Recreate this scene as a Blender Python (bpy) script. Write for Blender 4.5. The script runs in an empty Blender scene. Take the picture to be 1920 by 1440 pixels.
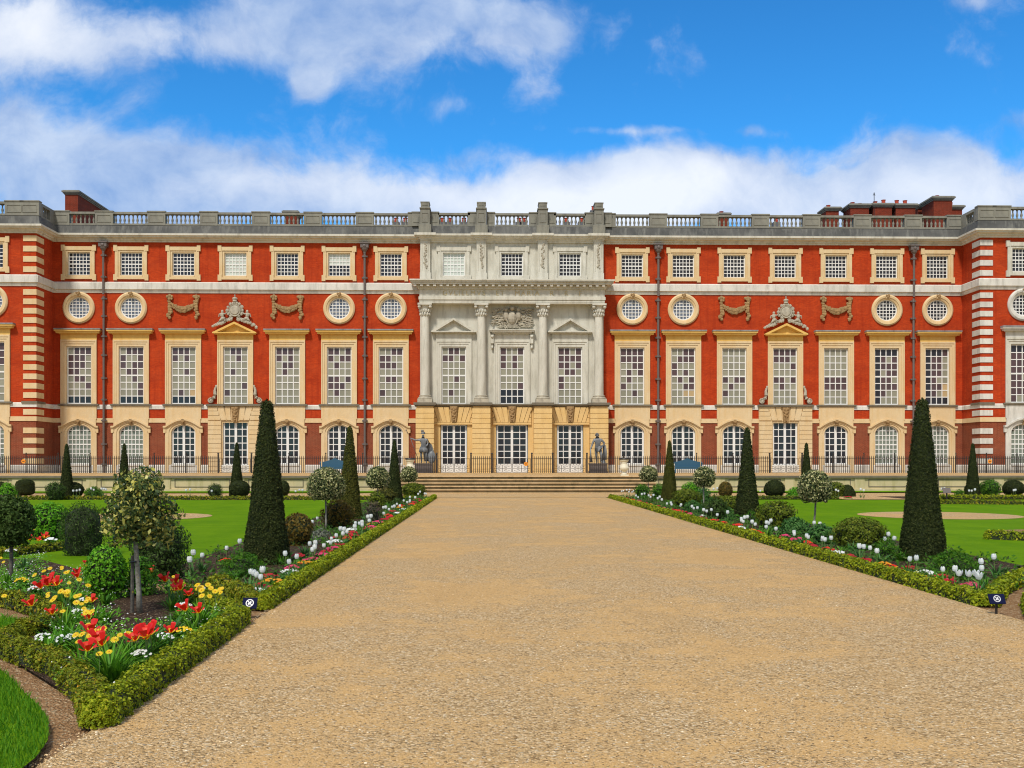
import bpy, math, random
import numpy as np
from mathutils import Vector
R = math.radians
rnd = random.Random(7)
S = bpy.context.scene
COL = S.collection

# ------------------------------------------------------------------ camera, world, sun, exposure
EYE = 1.6; HZ = 868.0; FP = 2000.0; YAW = math.atan(43 / FP)
cd = bpy.data.cameras.new('camera'); cam = bpy.data.objects.new('camera', cd); COL.objects.link(cam)
cam.location = (0, 0, EYE); cam.rotation_euler = (R(90), 0, -YAW)
cd.sensor_width = 36; cd.lens = FP / 1920 * 36; cd.shift_y = (HZ - 720) / 1920
cd.clip_start = 0.1; cd.clip_end = 4000
S.camera = cam
S.view_settings.view_transform = 'Standard'; S.view_settings.look = 'None'
S.view_settings.exposure = 0.0; S.view_settings.gamma = 1
S.cycles.pixel_filter_type = 'BLACKMAN_HARRIS'; S.cycles.filter_width = 1.1; S.cycles.max_bounces = 6; S.cycles.diffuse_bounces = 3; S.cycles.glossy_bounces = 3
SUN_EL, SUN_AZ = 52, 200          # azimuth of the sun, degrees clockwise from +y (behind the camera, to the left)
sd = bpy.data.lights.new('sun', 'SUN'); sun = bpy.data.objects.new('sun', sd); COL.objects.link(sun)
sd.energy = 3.3; sd.angle = R(8); sd.color = (1.0, 0.93, 0.82)
_d = Vector((math.sin(R(SUN_AZ)) * math.cos(R(SUN_EL)), math.cos(R(SUN_AZ)) * math.cos(R(SUN_EL)), math.sin(R(SUN_EL))))
sun.rotation_euler = _d.to_track_quat('Z', 'Y').to_euler(); sun.location = (0, -20, 60)

def ray(X):
    u = (X - 960) / FP
    return u * math.cos(YAW) + math.sin(YAW), math.cos(YAW) - u * math.sin(YAW)
def gp(X, Y, z=0.0):
    """ground point (height z) seen at pixel X,Y of the 1920 wide photograph"""
    t = (EYE - z) * FP / (Y - HZ); a, b = ray(X)
    return a * t, b * t

# ------------------------------------------------------------------ node helper
class NT:
    def __init__(s, tree): s.t = tree; s.n = tree.nodes; s.l = tree.links
    def node(s, typ, **kw):
        n = s.n.new(typ)
        for k, v in kw.items():
            if k.startswith('i_'):
                n.inputs[int(k[2:])].default_value = v
            else: setattr(n, k, v)
        return n
    def math(s, op, a, b=None, c=None, clamp=False):
        n = s.n.new('ShaderNodeMath'); n.operation = op; n.use_clamp = clamp
        for i, v in enumerate((a, b, c)):
            if v is None: continue
            if isinstance(v, (int, float)): n.inputs[i].default_value = v
            else: s.l.new(v, n.inputs[i])
        return n.outputs[0]
    def mix(s, f, a, b, blend='MIX'):
        n = s.n.new('ShaderNodeMix'); n.data_type = 'RGBA'; n.blend_type = blend
        for i, v in ((0, f), (6, a), (7, b)):
            if isinstance(v, (int, float)): n.inputs[i].default_value = v
            elif isinstance(v, tuple): n.inputs[i].default_value = v if len(v) == 4 else v + (1,)
            else: s.l.new(v, n.inputs[i])
        return n.outputs[2]
    def ramp(s, f, stops, interp='LINEAR'):
        n = s.n.new('ShaderNodeValToRGB'); cr = n.color_ramp; cr.interpolation = interp
        while len(cr.elements) < len(stops): cr.elements.new(0.5)
        for e, (p, c) in zip(cr.elements, stops):
            e.position = p; e.color = (c, c, c, 1) if isinstance(c, (int, float)) else c + (1,)
        s.l.new(f, n.inputs[0]); return n.outputs[0]
    def noise(s, vec, scale, detail=4, rough=0.55, dist=0.0):
        n = s.n.new('ShaderNodeTexNoise'); n.inputs['Scale'].default_value = scale
        n.inputs['Detail'].default_value = detail; n.inputs['Roughness'].default_value = rough
        n.inputs['Distortion'].default_value = dist
        if vec is not None: s.l.new(vec, n.inputs['Vector'])
        return n.outputs['Fac']

def srgb(r, g, b):
    f = lambda c: (c / 255 / 12.92) if c / 255 <= 0.04045 else ((c / 255 + 0.055) / 1.055) ** 2.4
    return (f(r), f(g), f(b))

# ------------------------------------------------------------------ world
w = bpy.data.worlds.new('World'); S.world = w; w.use_nodes = True
N = NT(w.node_tree); bg = N.n['Background']
sky = N.node('ShaderNodeTexSky', sky_type='NISHITA', sun_disc=False, sun_elevation=R(SUN_EL), sun_rotation=R(SUN_AZ))
sky.air_density = 1.0; sky.dust_density = 0.3; sky.ozone_density = 2.0
STR = 0.12
tc = N.node('ShaderNodeTexCoord'); sp = N.node('ShaderNodeSeparateXYZ'); N.l.new(tc.outputs['Generated'], sp.inputs[0])
yy = N.math('MAXIMUM', N.math('ABSOLUTE', sp.outputs[1]), 0.12)
U = N.math('DIVIDE', sp.outputs[0], yy); V = N.math('DIVIDE', sp.outputs[2], yy)
cv = N.node('ShaderNodeCombineXYZ'); N.l.new(U, cv.inputs[0]); N.l.new(V, cv.inputs[1])
warp = N.noise(cv.outputs[0], 5.0, 3)
warp2 = N.node('ShaderNodeTexNoise'); warp2.inputs['Scale'].default_value = 6.0; warp2.inputs['Detail'].default_value = 4
N.l.new(cv.outputs[0], warp2.inputs['Vector'])
wv = N.node('ShaderNodeVectorMath', operation='MULTIPLY_ADD'); N.l.new(warp2.outputs['Color'], wv.inputs[0])
wv.inputs[1].default_value = (0.10, 0.07, 0); N.l.new(cv.outputs[0], wv.inputs[2])
wo = N.node('ShaderNodeVectorMath', operation='SUBTRACT'); N.l.new(wv.outputs[0], wo.inputs[0]); wo.inputs[1].default_value = (0.05, 0.035, 0)
ws = N.node('ShaderNodeSeparateXYZ'); N.l.new(wo.outputs[0], ws.inputs[0])
def blob(X, Y, a, b, wgt):
    r0, r1 = ray(X); u0 = r0 / r1; v0 = (HZ - Y) / FP / r1
    du = N.math('MULTIPLY', N.math('SUBTRACT', ws.outputs[0], u0), FP / a)
    dv = N.math('MULTIPLY', N.math('SUBTRACT', ws.outputs[1], v0), FP / b)
    q = N.math('ADD', N.math('MULTIPLY', du, du), N.math('MULTIPLY', dv, dv))
    return N.math('MULTIPLY', N.math('EXPONENT', N.math('MULTIPLY', q, -1.0)), wgt)
def total(lst):
    o = blob(*lst[0])
    for b in lst[1:]: o = N.math('ADD', o, blob(*b))
    return o
soft = total([(60, 40, 150, 90, 1.2), (330, 75, 190, 50, .75), (600, 35, 230, 75, .85), (830, 40, 260, 60, .95), (710, 120, 110, 60, .7),
              (590, 140, 40, 40, .35), (1000, 60, 90, 60, .6), (1015, 140, 55, 45, .22), (60, 270, 210, 90, 1.1), (240, 350, 220, 70, .95),
              (420, 300, 200, 55, .6), (640, 345, 260, 60, .62), (820, 213, 60, 22, .35), (880, 290, 80, 22, .5), (1080, 240, 90, 12, .45),
              (1000, 370, 260, 55, 1.1), (1230, 340, 210, 60, 1.1), (1450, 350, 250, 50, 1.0), (1760, 350, 260, 60, 1.1), (1180, 300, 130, 30, .6),
              (1550, 275, 180, 35, .55), (1760, 280, 90, 35, .5), (1900, 245, 70, 22, .5), (1380, 232, 40, 10, .25), (1830, 8, 120, 22, .5),
              (200, 400, 330, 40, .6), (620, 400, 300, 40, .7), (900, 400, 200, 34, .9), (1500, 400, 500, 30, .8), (590, 150, 30, 30, .6), (985, 180, 50, 35, .42), (860, 215, 50, 14, .15), (1430, 235, 60, 12, .38), (1210, 240, 80, 9, .38), (860, 110, 90, 40, .3), (-500, 200, 400, 200, 1), (2500, 250, 500, 200, 1.0), (900, -700, 900, 300, .8)])
bright = total([(50, 30, 120, 90, .95), (300, 80, 160, 45, .4), (830, 130, 120, 60, .2), (120, 250, 300, 90, -1.0), (120, 360, 240, 50, -.35), (700, 20, 300, 50, -.15), (1080, 385, 280, 60, .95), (1260, 320, 160, 50, .7), (1560, 390, 300, 60, .35),
                (1830, 360, 240, 60, .55), (600, 350, 360, 50, .5), (330, 350, 160, 40, .25), (1000, 150, 60, 40, .3)])
fb = N.noise(wo.outputs[0], 8.0, 10, 0.58, 0.0)
fb2 = N.noise(wo.outputs[0], 20.0, 9, 0.62)
dens = N.math('ADD', N.math('MULTIPLY', soft, 0.95), N.math('MULTIPLY', N.math('SUBTRACT', fb, 0.5), 1.7))
dens = N.math('ADD', dens, N.math('MULTIPLY', N.math('SUBTRACT', fb2, 0.5), 1.35))
mr = N.node('ShaderNodeMapRange'); mr.interpolation_type = 'SMOOTHSTEP'
N.l.new(dens, mr.inputs[0]); mr.inputs[1].default_value = 0.18; mr.inputs[2].default_value = 1.05; mr.inputs[4].default_value = .93
cover = mr.outputs[0]
br = N.math('ADD', bright, N.math('MULTIPLY', N.math('SUBTRACT', fb2, 0.5), .9), clamp=True)
k = 1 / STR
def cc(r, g, b, f=1.0):
    c = srgb(r, g, b); return tuple(x * k * f for x in c)
fb4 = N.noise(wo.outputs[0], 11.0, 10, .6, 0.0)
base = N.mix(N.ramp(fb4, [(.32, 0.0), (.66, 1.0)]), cc(132, 168, 222), cc(202, 219, 245))
ccol = N.mix(br, base, cc(244, 248, 255, 1.05))
bluev = N.math('MULTIPLY', V, 2.3, clamp=True)
sk = N.node('ShaderNodeGamma'); sk.inputs[1].default_value = 1.35
skm = N.mix(1.0, sky.outputs[0], (STR, STR, STR), 'MULTIPLY'); N.l.new(skm, sk.inputs[0])
skt = N.mix(1.0, sk.outputs[0], tuple(k * x for x in (1.0, 1.0, 1.0)), 'MULTIPLY')
SKYTINT = N.n.new('ShaderNodeMix'); SKYTINT.data_type = 'RGBA'; SKYTINT.blend_type = 'MULTIPLY'; SKYTINT.inputs[0].default_value = 1
N.l.new(skt, SKYTINT.inputs[6]); SKYTINT.inputs[7].default_value = (0.42, 1.42, 1.88, 1)
behind = N.math('MULTIPLY', N.math('SUBTRACT', .12, sp.outputs[1]), 5.0, clamp=True)      # neutral cloud overhead and behind the camera, added unseen to cut blue sky light
over = N.math('MAXIMUM', behind, N.math('MULTIPLY', N.math('SUBTRACT', sp.outputs[2], .55), 5.0, clamp=True))
fb3 = N.noise(tc.outputs['Generated'], 3.0, 6, .6)
oc = N.math('MULTIPLY', over, N.ramp(fb3, [(.36, 0.45), (.55, 1.0)]))
ccol = N.mix(over, ccol, cc(205, 206, 208, 1.0)); cover = N.math('MAXIMUM', cover, oc)
fin = N.mix(cover, SKYTINT.outputs[2], ccol)
N.l.new(fin, bg.inputs[0]); bg.inputs[1].default_value = STR

# ------------------------------------------------------------------ object helpers
def tag(o, label=None, cat=None, group=None, kind=None):
    if label: o['label'] = label
    if cat: o['category'] = cat
    if group: o['group'] = group
    if kind: o['kind'] = kind
    return o
def empty(name, loc=(0, 0, 0), rz=0):
    o = bpy.data.objects.new(name, None); COL.objects.link(o); o.location = loc; o.rotation_euler = (0, 0, rz)
    o.empty_display_size = 0.2
    return o
def link(name, me, parent=None, loc=(0, 0, 0), rz=0):
    o = bpy.data.objects.new(name, me); COL.objects.link(o); o.location = loc; o.rotation_euler = (0, 0, rz)
    if parent: o.parent = parent
    return o
def copy_tree(o, parent=None):
    c = o.copy(); COL.objects.link(c)
    c.parent = parent
    for ch in list(o.children): copy_tree(ch, c)
    return c

class MB:
    def __init__(s): s.v = []; s.f = []; s.m = []
    def add(s, vs, fs, m=0):
        b = len(s.v); s.v.extend(vs)
        for f in fs: s.f.append(tuple(b + i for i in f)); s.m.append(m)
    def box(s, x0, x1, y0, y1, z0, z1, m=0):
        s.add([(x0, y0, z0), (x1, y0, z0), (x1, y1, z0), (x0, y1, z0), (x0, y0, z1), (x1, y0, z1), (x1, y1, z1), (x0, y1, z1)],
              [(0, 3, 2, 1), (4, 5, 6, 7), (0, 1, 5, 4), (1, 2, 6, 5), (2, 3, 7, 6), (3, 0, 4, 7)], m)
    def prism_y(s, pts, y0, y1, m=0):
        """polygon of (x,z) points, counter-clockwise seen from -y, extruded from y0 (front) to y1"""
        n = len(pts)
        s.add([(x, y0, z) for x, z in pts] + [(x, y1, z) for x, z in pts],
              [tuple(range(n)), tuple(range(2 * n - 1, n - 1, -1))] + [(i, i + n, (i + 1) % n + n, (i + 1) % n) for i in range(n)], m)
    def lathe(s, prof, n=16, c=(0, 0, 0), m=0, axis='z'):
        b = []
        for r, h in prof:
            for i in range(n):
                a = 2 * math.pi * i / n
                if axis == 'z': b.append((c[0] + r * math.cos(a), c[1] + r * math.sin(a), c[2] + h))
                else: b.append((c[0] + r * math.cos(a), c[1] + h, c[2] + r * math.sin(a)))
        fs = []
        for j in range(len(prof) - 1):
            for i in range(n):
                q = (j * n + i, j * n + (i + 1) % n, (j + 1) * n + (i + 1) % n, (j + 1) * n + i)
                fs.append(q if axis == 'z' else q[::-1])
        s.add(b, fs, m)
    def ell(s, c, r, m=0, n=8, k=5, j=0.0):
        vs = [(c[0], c[1], c[2] - r[2])]
        for a in range(1, k):
            ph = math.pi * a / k
            for i in range(n):
                th = 2 * math.pi * i / n; q = 1 + rnd.uniform(-j, j)
                vs.append((c[0] + r[0] * math.sin(ph) * math.cos(th) * q, c[1] + r[1] * math.sin(ph) * math.sin(th) * q, c[2] - r[2] * math.cos(ph) * q))
        vs.append((c[0], c[1], c[2] + r[2])); fs = []
        for i in range(n):
            fs.append((0, 1 + (i + 1) % n, 1 + i)); fs.append((len(vs) - 1, 1 + (k - 2) * n + i, 1 + (k - 2) * n + (i + 1) % n))
            for a in range(k - 2): fs.append((1 + a * n + i, 1 + a * n + (i + 1) % n, 1 + (a + 1) * n + (i + 1) % n, 1 + (a + 1) * n + i))
        s.add(vs, fs, m)
    def tube(s, pts, rad, n=6, m=0):
        if isinstance(rad, (int, float)): rad = [rad] * len(pts)
        P = [Vector(p) for p in pts]; vs = []
        for i, p in enumerate(P):
            t = (P[min(i + 1, len(P) - 1)] - P[max(i - 1, 0)]).normalized()
            a = t.orthogonal().normalized() if abs(t.z) < .9 else t.cross(Vector((0, 1, 0))).normalized()
            b = t.cross(a)
            for q in range(n):
                g = 2 * math.pi * q / n; vs.append(tuple(p + (a * math.cos(g) + b * math.sin(g)) * rad[i]))
        fs = [(j * n + i, j * n + (i + 1) % n, (j + 1) * n + (i + 1) % n, (j + 1) * n + i) for j in range(len(P) - 1) for i in range(n)]
        fs += [tuple(range(n - 1, -1, -1)), tuple(range((len(P) - 1) * n, len(P) * n))]
        s.add(vs, fs, m)
    def sweep(s, path, prof, m=0, caps=True):
        """closed profile [(out, z)] along plan polyline; outward is to the right of travel"""
        n = len(prof); vs = []
        for i, p in enumerate(path):
            def nr(a, b):
                d = Vector((b[0] - a[0], b[1] - a[1])).normalized(); return Vector((d.y, -d.x))
            n0 = nr(path[i - 1], p) if i else nr(p, path[i + 1]); n1 = nr(p, path[i + 1]) if i < len(path) - 1 else n0
            b = (n0 + n1); b = b / max(b.length_squared, 1e-6) * 2
            for o, z in prof: vs.append((p[0] + b.x * o, p[1] + b.y * o, z))
        fs = []
        for j in range(len(path) - 1):
            for i in range(n): fs.append((j * n + i, j * n + (i + 1) % n, (j + 1) * n + (i + 1) % n, (j + 1) * n + i))
        if caps: fs += [tuple(range(n - 1, -1, -1)), tuple(range((len(path) - 1) * n, len(path) * n))]
        s.add(vs, fs, m)
    def mesh(s, name, mats, smooth=False, fix=True):
        me = bpy.data.meshes.new(name); me.from_pydata(s.v, [], s.f)
        for mt in mats: me.materials.append(mt)
        me.polygons.foreach_set('material_index', s.m)
        if smooth: me.polygons.foreach_set('use_smooth', [True] * len(s.f))
        if fix:
            import bmesh
            bm = bmesh.new(); bm.from_mesh(me); bmesh.ops.recalc_face_normals(bm, faces=bm.faces); bm.to_mesh(me); bm.free()
        me.update(); return me
    def build(s, name, mats, parent=None, loc=(0, 0, 0), smooth=False, rz=0):
        if not isinstance(mats, (list, tuple)): mats = [mats]
        return link(name, s.mesh(name, mats, smooth), parent, loc, rz)

def fast_mesh(name, V, Q, mi, mats, smooth=False):
    """V (n,3) array, Q (m,4) quads"""
    me = bpy.data.meshes.new(name)
    me.vertices.add(len(V)); me.vertices.foreach_set('co', np.asarray(V, np.float32).ravel())
    me.loops.add(Q.size); me.loops.foreach_set('vertex_index', Q.astype(np.int32).ravel())
    me.polygons.add(len(Q)); me.polygons.foreach_set('loop_start', np.arange(0, Q.size, 4, dtype=np.int32))
    for mt in mats: me.materials.append(mt)
    me.polygons.foreach_set('material_index', np.asarray(mi, np.int32))
    if smooth: me.polygons.foreach_set('use_smooth', np.ones(len(Q), bool))
    me.update(calc_edges=True); return me

# ------------------------------------------------------------------ materials
def newmat(name, rough=0.8):
    m = bpy.data.materials.new(name); m.use_nodes = True
    n = NT(m.node_tree); b = n.n['Principled BSDF']; b.inputs['Roughness'].default_value = rough
    return m, n, b
def objco(n): return n.node('ShaderNodeTexCoord').outputs['Object']
def bump(n, b, h, strength=0.3, dist=0.02):
    bp = n.node('ShaderNodeBump'); bp.inputs['Strength'].default_value = strength; bp.inputs['Distance'].default_value = dist
    n.l.new(h, bp.inputs['Height']); n.l.new(bp.outputs[0], b.inputs['Normal'])
def stone(name, c1, c2, stain=None, amt=0.5, sc=0.7, rough=0.85):
    m, n, b = newmat(name, rough); co = objco(n)
    a = n.noise(co, sc, 6, .6); f = n.noise(co, 14, 3)
    c = n.mix(n.ramp(a, [(.35, 0.0), (.65, 1.0)]), c1, c2)
    c = n.mix(n.math('MULTIPLY', n.math('SUBTRACT', f, .35, clamp=True), .5), c, tuple(x * .62 for x in c1))
    if stain:
        mp = n.node('ShaderNodeMapping'); mp.inputs['Scale'].default_value = (2.2, 2.2, .35); n.l.new(co, mp.inputs[0])
        s_ = n.noise(mp.outputs[0], 1.3, 6, .65)
        c = n.mix(n.math('MULTIPLY', n.ramp(s_, [(.48, 0.0), (.68, 1.0)]), amt), c, stain)
    n.l.new(c, b.inputs['Base Color']); bump(n, b, f, .25, .01)
    return m
def plain(name, c, rough=.6, var=.25, sc=6, metal=0):
    m, n, b = newmat(name, rough); a = n.noise(objco(n), sc, 4)
    n.l.new(n.mix(n.math('MULTIPLY', a, var), c, tuple(x * .5 for x in c)), b.inputs['Base Color']); b.inputs['Metallic'].default_value = metal
    return m
def brick(name, c1, c2, mortar, dark, blotch=.45):
    m, n, b = newmat(name, .9); co = objco(n)
    s_ = n.node('ShaderNodeSeparateXYZ'); n.l.new(co, s_.inputs[0])
    c_ = n.node('ShaderNodeCombineXYZ'); n.l.new(n.math('ADD', s_.outputs[0], s_.outputs[1]), c_.inputs[0]); n.l.new(s_.outputs[2], c_.inputs[1])
    bt = n.node('ShaderNodeTexBrick'); n.l.new(c_.outputs[0], bt.inputs['Vector'])
    bt.inputs['Color1'].default_value = c1 + (1,); bt.inputs['Color2'].default_value = c2 + (1,); bt.inputs['Mortar'].default_value = mortar + (1,)
    bt.inputs['Scale'].default_value = 1.0; bt.inputs['Brick Width'].default_value = .23; bt.inputs['Row Height'].default_value = .078
    bt.inputs['Mortar Size'].default_value = .006; bt.inputs['Bias'].default_value = -.2
    mp = n.node('ShaderNodeMapping'); mp.inputs['Scale'].default_value = (1, 1, 2.0); n.l.new(co, mp.inputs[0])
    big = n.noise(mp.outputs[0], .55, 8, .68)
    col = n.mix(n.math('MULTIPLY', n.ramp(big, [(.42, 0.0), (.72, 1.0)]), blotch), bt.outputs['Color'], dark)
    mp2 = n.node('ShaderNodeMapping'); mp2.inputs['Scale'].default_value = (.8, .8, 5.0); n.l.new(co, mp2.inputs[0])
    sp_ = n.noise(mp2.outputs[0], 2.6, 4, .7)
    mp3 = n.node('ShaderNodeMapping'); mp3.inputs['Scale'].default_value = (1.5, 1.5, 6.0); n.l.new(co, mp3.inputs[0])
    f3 = n.noise(mp3.outputs[0], 3.2, 5, .75); col = n.mix(n.math('MULTIPLY', n.ramp(f3, [(.40, 0.0), (.66, 1.0)]), blotch * .8), col, tuple(x * .62 for x in c2))
    col = n.mix(n.math('MULTIPLY', n.ramp(sp_, [(.64, 0.0), (.72, 1.0)]), .5), col, tuple(min(1, x * 1.5 + .05) for x in c1))
    mp4 = n.node('ShaderNodeMapping'); mp4.inputs['Scale'].default_value = (3.5, 3.5, .22); n.l.new(co, mp4.inputs[0])
    col = n.mix(n.math('MULTIPLY', n.ramp(n.noise(mp4.outputs[0], 1.0, 6, .7), [(.50, 0.0), (.68, 1.0)]), .42), col, dark)
    n.l.new(col, b.inputs['Base Color']); b.inputs['Specular IOR Level'].default_value = .15; bump(n, b, n.noise(co, 30, 3), .5, .015)
    return m
M = {}
M['brick'] = brick('orange_brick', (.58, .062, .010), (.44, .042, .008), (.38, .085, .038), (.24, .018, .007), .6)
M['brown'] = brick('brown_brick', (.30, .07, .032), (.22, .050, .024), (.32, .17, .10), (.14, .035, .02), .4)
M['chim'] = brick('chimney_brick', (.25, .035, .016), (.17, .026, .013), (.24, .11, .07), (.08, .02, .012), .5)
M['yel'] = stone('yellow_stone', (.78, .52, .16), (.74, .46, .11), (.60, .32, .07), .5)
M['base'] = stone('rusticated_stone', (.78, .55, .25), (.73, .48, .18), (.52, .33, .13), .5)
M['cream'] = stone('cream_stone', (.72, .57, .35), (.69, .50, .27), (.60, .39, .15), .45)
M['light'] = stone('pale_stone', (.66, .64, .56), (.57, .55, .47), (.30, .28, .22), .55)
M['white'] = stone('white_stone', (.74, .72, .66), (.60, .58, .53), (.34, .33, .29), .6)
M['grey'] = stone('grey_stone', (.27, .265, .22), (.19, .185, .16), (.10, .10, .09), .6)
M['dark'] = stone('blackened_stone', (.12, .12, .115), (.06, .062, .062), (.22, .22, .20), .6)
M['sill'] = stone('dark_sill', (.20, .17, .12), (.14, .12, .09), (.08, .07, .05), .5)
M['lead'] = stone('lead_sheet', (.30, .30, .31), (.22, .22, .23), (.10, .09, .08), .8, 2)
M['carve'] = stone('carved_brown_stone', (.42, .27, .12), (.28, .17, .07), (.12, .07, .03), .5, 4)
M['cgrey'] = stone('carved_grey_stone', (.50, .46, .36), (.38, .34, .27), (.18, .16, .12), .5, 4)
M['tan'] = stone('tan_step_stone', (.66, .47, .26), (.56, .38, .19), (.26, .19, .09), .6)
M['riser'] = stone('dark_riser_stone', (.30, .22, .11), (.20, .15, .07), (.10, .09, .04), .7)  # riser faces, darker than the tan treads
M['twall'] = stone('terrace_wall_stone', (.62, .50, .29), (.52, .45, .27), (.36, .31, .12), .7, 1.2)
M['paint'] = plain('white_paint', (.80, .80, .78), .45, .12)
M['iron'] = plain('black_iron', (.022, .018, .016), .5, .4)
M['pipe'] = plain('lead_pipe', (.16, .13, .12), .55, .6, 3)
M['slate'] = plain('slate', (.12, .12, .13), .7)
M['pot'] = plain('terracotta_pot', (.45, .06, .03), .8)
M['blue'] = plain('blue_painted_wood', (.025, .10, .17), .5, .3)
M['statue'] = stone('lead_statue', (.16, .17, .18), (.09, .10, .11), (.38, .40, .42), .7, 3, .5)
M['urn'] = plain('cream_urn', (.72, .66, .50), .6)
M['orange'] = plain('orange_plastic', (.85, .30, .02), .5, .1)
M['navy'] = plain('navy_sign', (.008, .011, .045), .8, .1); M['navy'].node_tree.nodes['Principled BSDF'].inputs['Specular IOR Level'].default_value = .08
M['signw'] = plain('white_sign_print', (.60, .61, .64), .4, .02)
def glass(name, c, rough=.08, var=.5):
    m, n, b = newmat(name, rough)
    g = n.node('ShaderNodeNewGeometry'); ri = g.outputs['Random Per Island']
    n.l.new(n.mix(n.math('MULTIPLY', ri, var), c, tuple(x * .45 for x in c)), b.inputs['Base Color'])
    b.inputs['Specular IOR Level'].default_value = .5
    bump(n, b, n.noise(objco(n), 3.0, 2), .12, .05)
    return m
M['gb'] = glass('pane_blind', (.31, .30, .225), .2, .4); M['gp'] = glass('pane_purple', (.10, .058, .062), .15, .5)
M['gd'] = glass('pane_dark', (.022, .022, .03), .05, .7); M['gt'] = glass('pane_tan', (.52, .38, .20), .2, .3)
M['gw'] = glass('pane_white_blind', (.62, .68, .62), .2, .3); M['gg'] = glass('pane_green_grey', (.21, .245, .20), .15, .5)
M['gs'] = glass('pane_sky_reflection', (.15, .18, .24), .08, .5)  # blue-grey sky reflection painted into the oculus pane colour

def leafmat(name, stops, rough=.55, trans=.25):
    m, n, b = newmat(name, rough)
    g = n.node('ShaderNodeNewGeometry')
    c = n.ramp(g.outputs['Random Per Island'], stops)
    big = n.noise(objco(n), 2.2, 3)
    c = n.mix(n.math('MULTIPLY', n.ramp(big, [(.35, 0.0), (.7, 1.0)]), .35), c, stops[0][1])
    n.l.new(c, b.inputs['Base Color'])
    b.inputs['Specular IOR Level'].default_value = .14
    t = n.node('ShaderNodeBsdfTranslucent'); n.l.new(c, t.inputs[0])
    mx = n.node('ShaderNodeMixShader'); mx.inputs[0].default_value = trans
    n.l.new(b.outputs[0], mx.inputs[1]); n.l.new(t.outputs[0], mx.inputs[2])
    n.l.new(mx.outputs[0], n.n['Material Output'].inputs[0])
    return m
L = {}
L['yew'] = leafmat('yew_leaves', [(0, (.022, .034, .008)), (.5, (.032, .046, .011)), (.93, (.050, .064, .015)), (1, (.10, .10, .03))], .75, .1)
L['yewolive'] = leafmat('olive_yew_leaves', [(0, (.05, .058, .008)), (.6, (.075, .078, .012)), (1, (.12, .11, .02))], .75, .1)
L['box'] = leafmat('box_leaves', [(0, (.13, .19, .008)), (.5, (.27, .34, .012)), (.85, (.42, .47, .018)), (1, (.56, .50, .03))])
L['boxold'] = leafmat('bronzed_box_leaves', [(0, (.11, .15, .009)), (.5, (.21, .26, .013)), (.85, (.35, .36, .018)), (1, (.46, .28, .03))])
L['bright'] = leafmat('fresh_green_leaves', [(0, (.06, .22, .01)), (.6, (.12, .36, .015)), (1, (.24, .50, .03))])
L['mid'] = leafmat('green_leaves', [(0, (.035, .13, .010)), (.6, (.07, .20, .014)), (1, (.14, .28, .02))])
L['dark'] = leafmat('dark_green_leaves', [(0, (.035, .070, .014)), (.6, (.055, .105, .020)), (1, (.11, .17, .04))])
L['olive'] = leafmat('olive_leaves', [(0, (.08, .12, .010)), (.6, (.13, .18, .016)), (1, (.26, .28, .03))])
L['rust'] = leafmat('rusty_leaves', [(0, (.09, .07, .012)), (.6, (.16, .12, .02)), (1, (.24, .13, .03))])
L['blue'] = leafmat('blue_green_leaves', [(0, (.04, .12, .025)), (.6, (.06, .17, .035)), (1, (.13, .26, .07))])
L['greyl'] = leafmat('grey_leaves', [(0, (.13, .15, .11)), (.6, (.20, .22, .16)), (1, (.32, .33, .26))])
L['brownl'] = leafmat('brown_twiggy_leaves', [(0, (.08, .06, .05)), (.6, (.13, .10, .08)), (1, (.18, .17, .07))])
L['holly'] = leafmat('variegated_holly_leaves', [(0, (.035, .06, .022)), (.42, (.07, .10, .035)), (.58, (.36, .38, .14)), (.85, (.60, .58, .28)), (1, (.72, .66, .36))], .35)
L['hollyy'] = leafmat('golden_holly_leaves', [(0, (.03, .055, .02)), (.48, (.08, .13, .04)), (.62, (.26, .30, .08)), (.86, (.60, .55, .10)), (1, (.76, .72, .30))], .3)
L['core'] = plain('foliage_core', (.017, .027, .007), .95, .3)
L['blade'] = leafmat('blade_leaves', [(0, (.07, .22, .015)), (.6, (.13, .34, .02)), (1, (.26, .46, .04))], .45)
L['bladed'] = leafmat('tulip_leaves', [(0, (.06, .16, .04)), (.6, (.09, .23, .055)), (1, (.16, .32, .08))], .45)
L['grass'] = leafmat('grass_blades', [(0, (.05, .17, .006)), (.6, (.09, .27, .010)), (1, (.20, .38, .02))])
def petal(name, c, c2=None):
    m, n, b = newmat(name, .5); g = n.node('ShaderNodeNewGeometry')
    col = n.mix(g.outputs['Random Per Island'], c, c2 or tuple(x * .8 for x in c)); n.l.new(col, b.inputs['Base Color'])
    t = n.node('ShaderNodeBsdfTranslucent'); n.l.new(col, t.inputs[0]); mx = n.node('ShaderNodeMixShader'); mx.inputs[0].default_value = .3
    n.l.new(b.outputs[0], mx.inputs[1]); n.l.new(t.outputs[0], mx.inputs[2]); n.l.new(mx.outputs[0], n.n['Material Output'].inputs[0])
    return m
P = {'white': petal('white_petal', (.86, .88, .88), (.80, .84, .80)), 'red': petal('red_petal', (.88, .050, .006), (.72, .010, .006)),
     'yellow': petal('yellow_petal', (.90, .68, .008), (.88, .56, .005)), 'pink': petal('pink_petal', (.66, .015, .10), (.80, .10, .24)),
     'crimson': petal('crimson_petal', (.55, .008, .02), (.40, .005, .015)), 'or': petal('orange_petal', (.85, .36, .01))}
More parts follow.
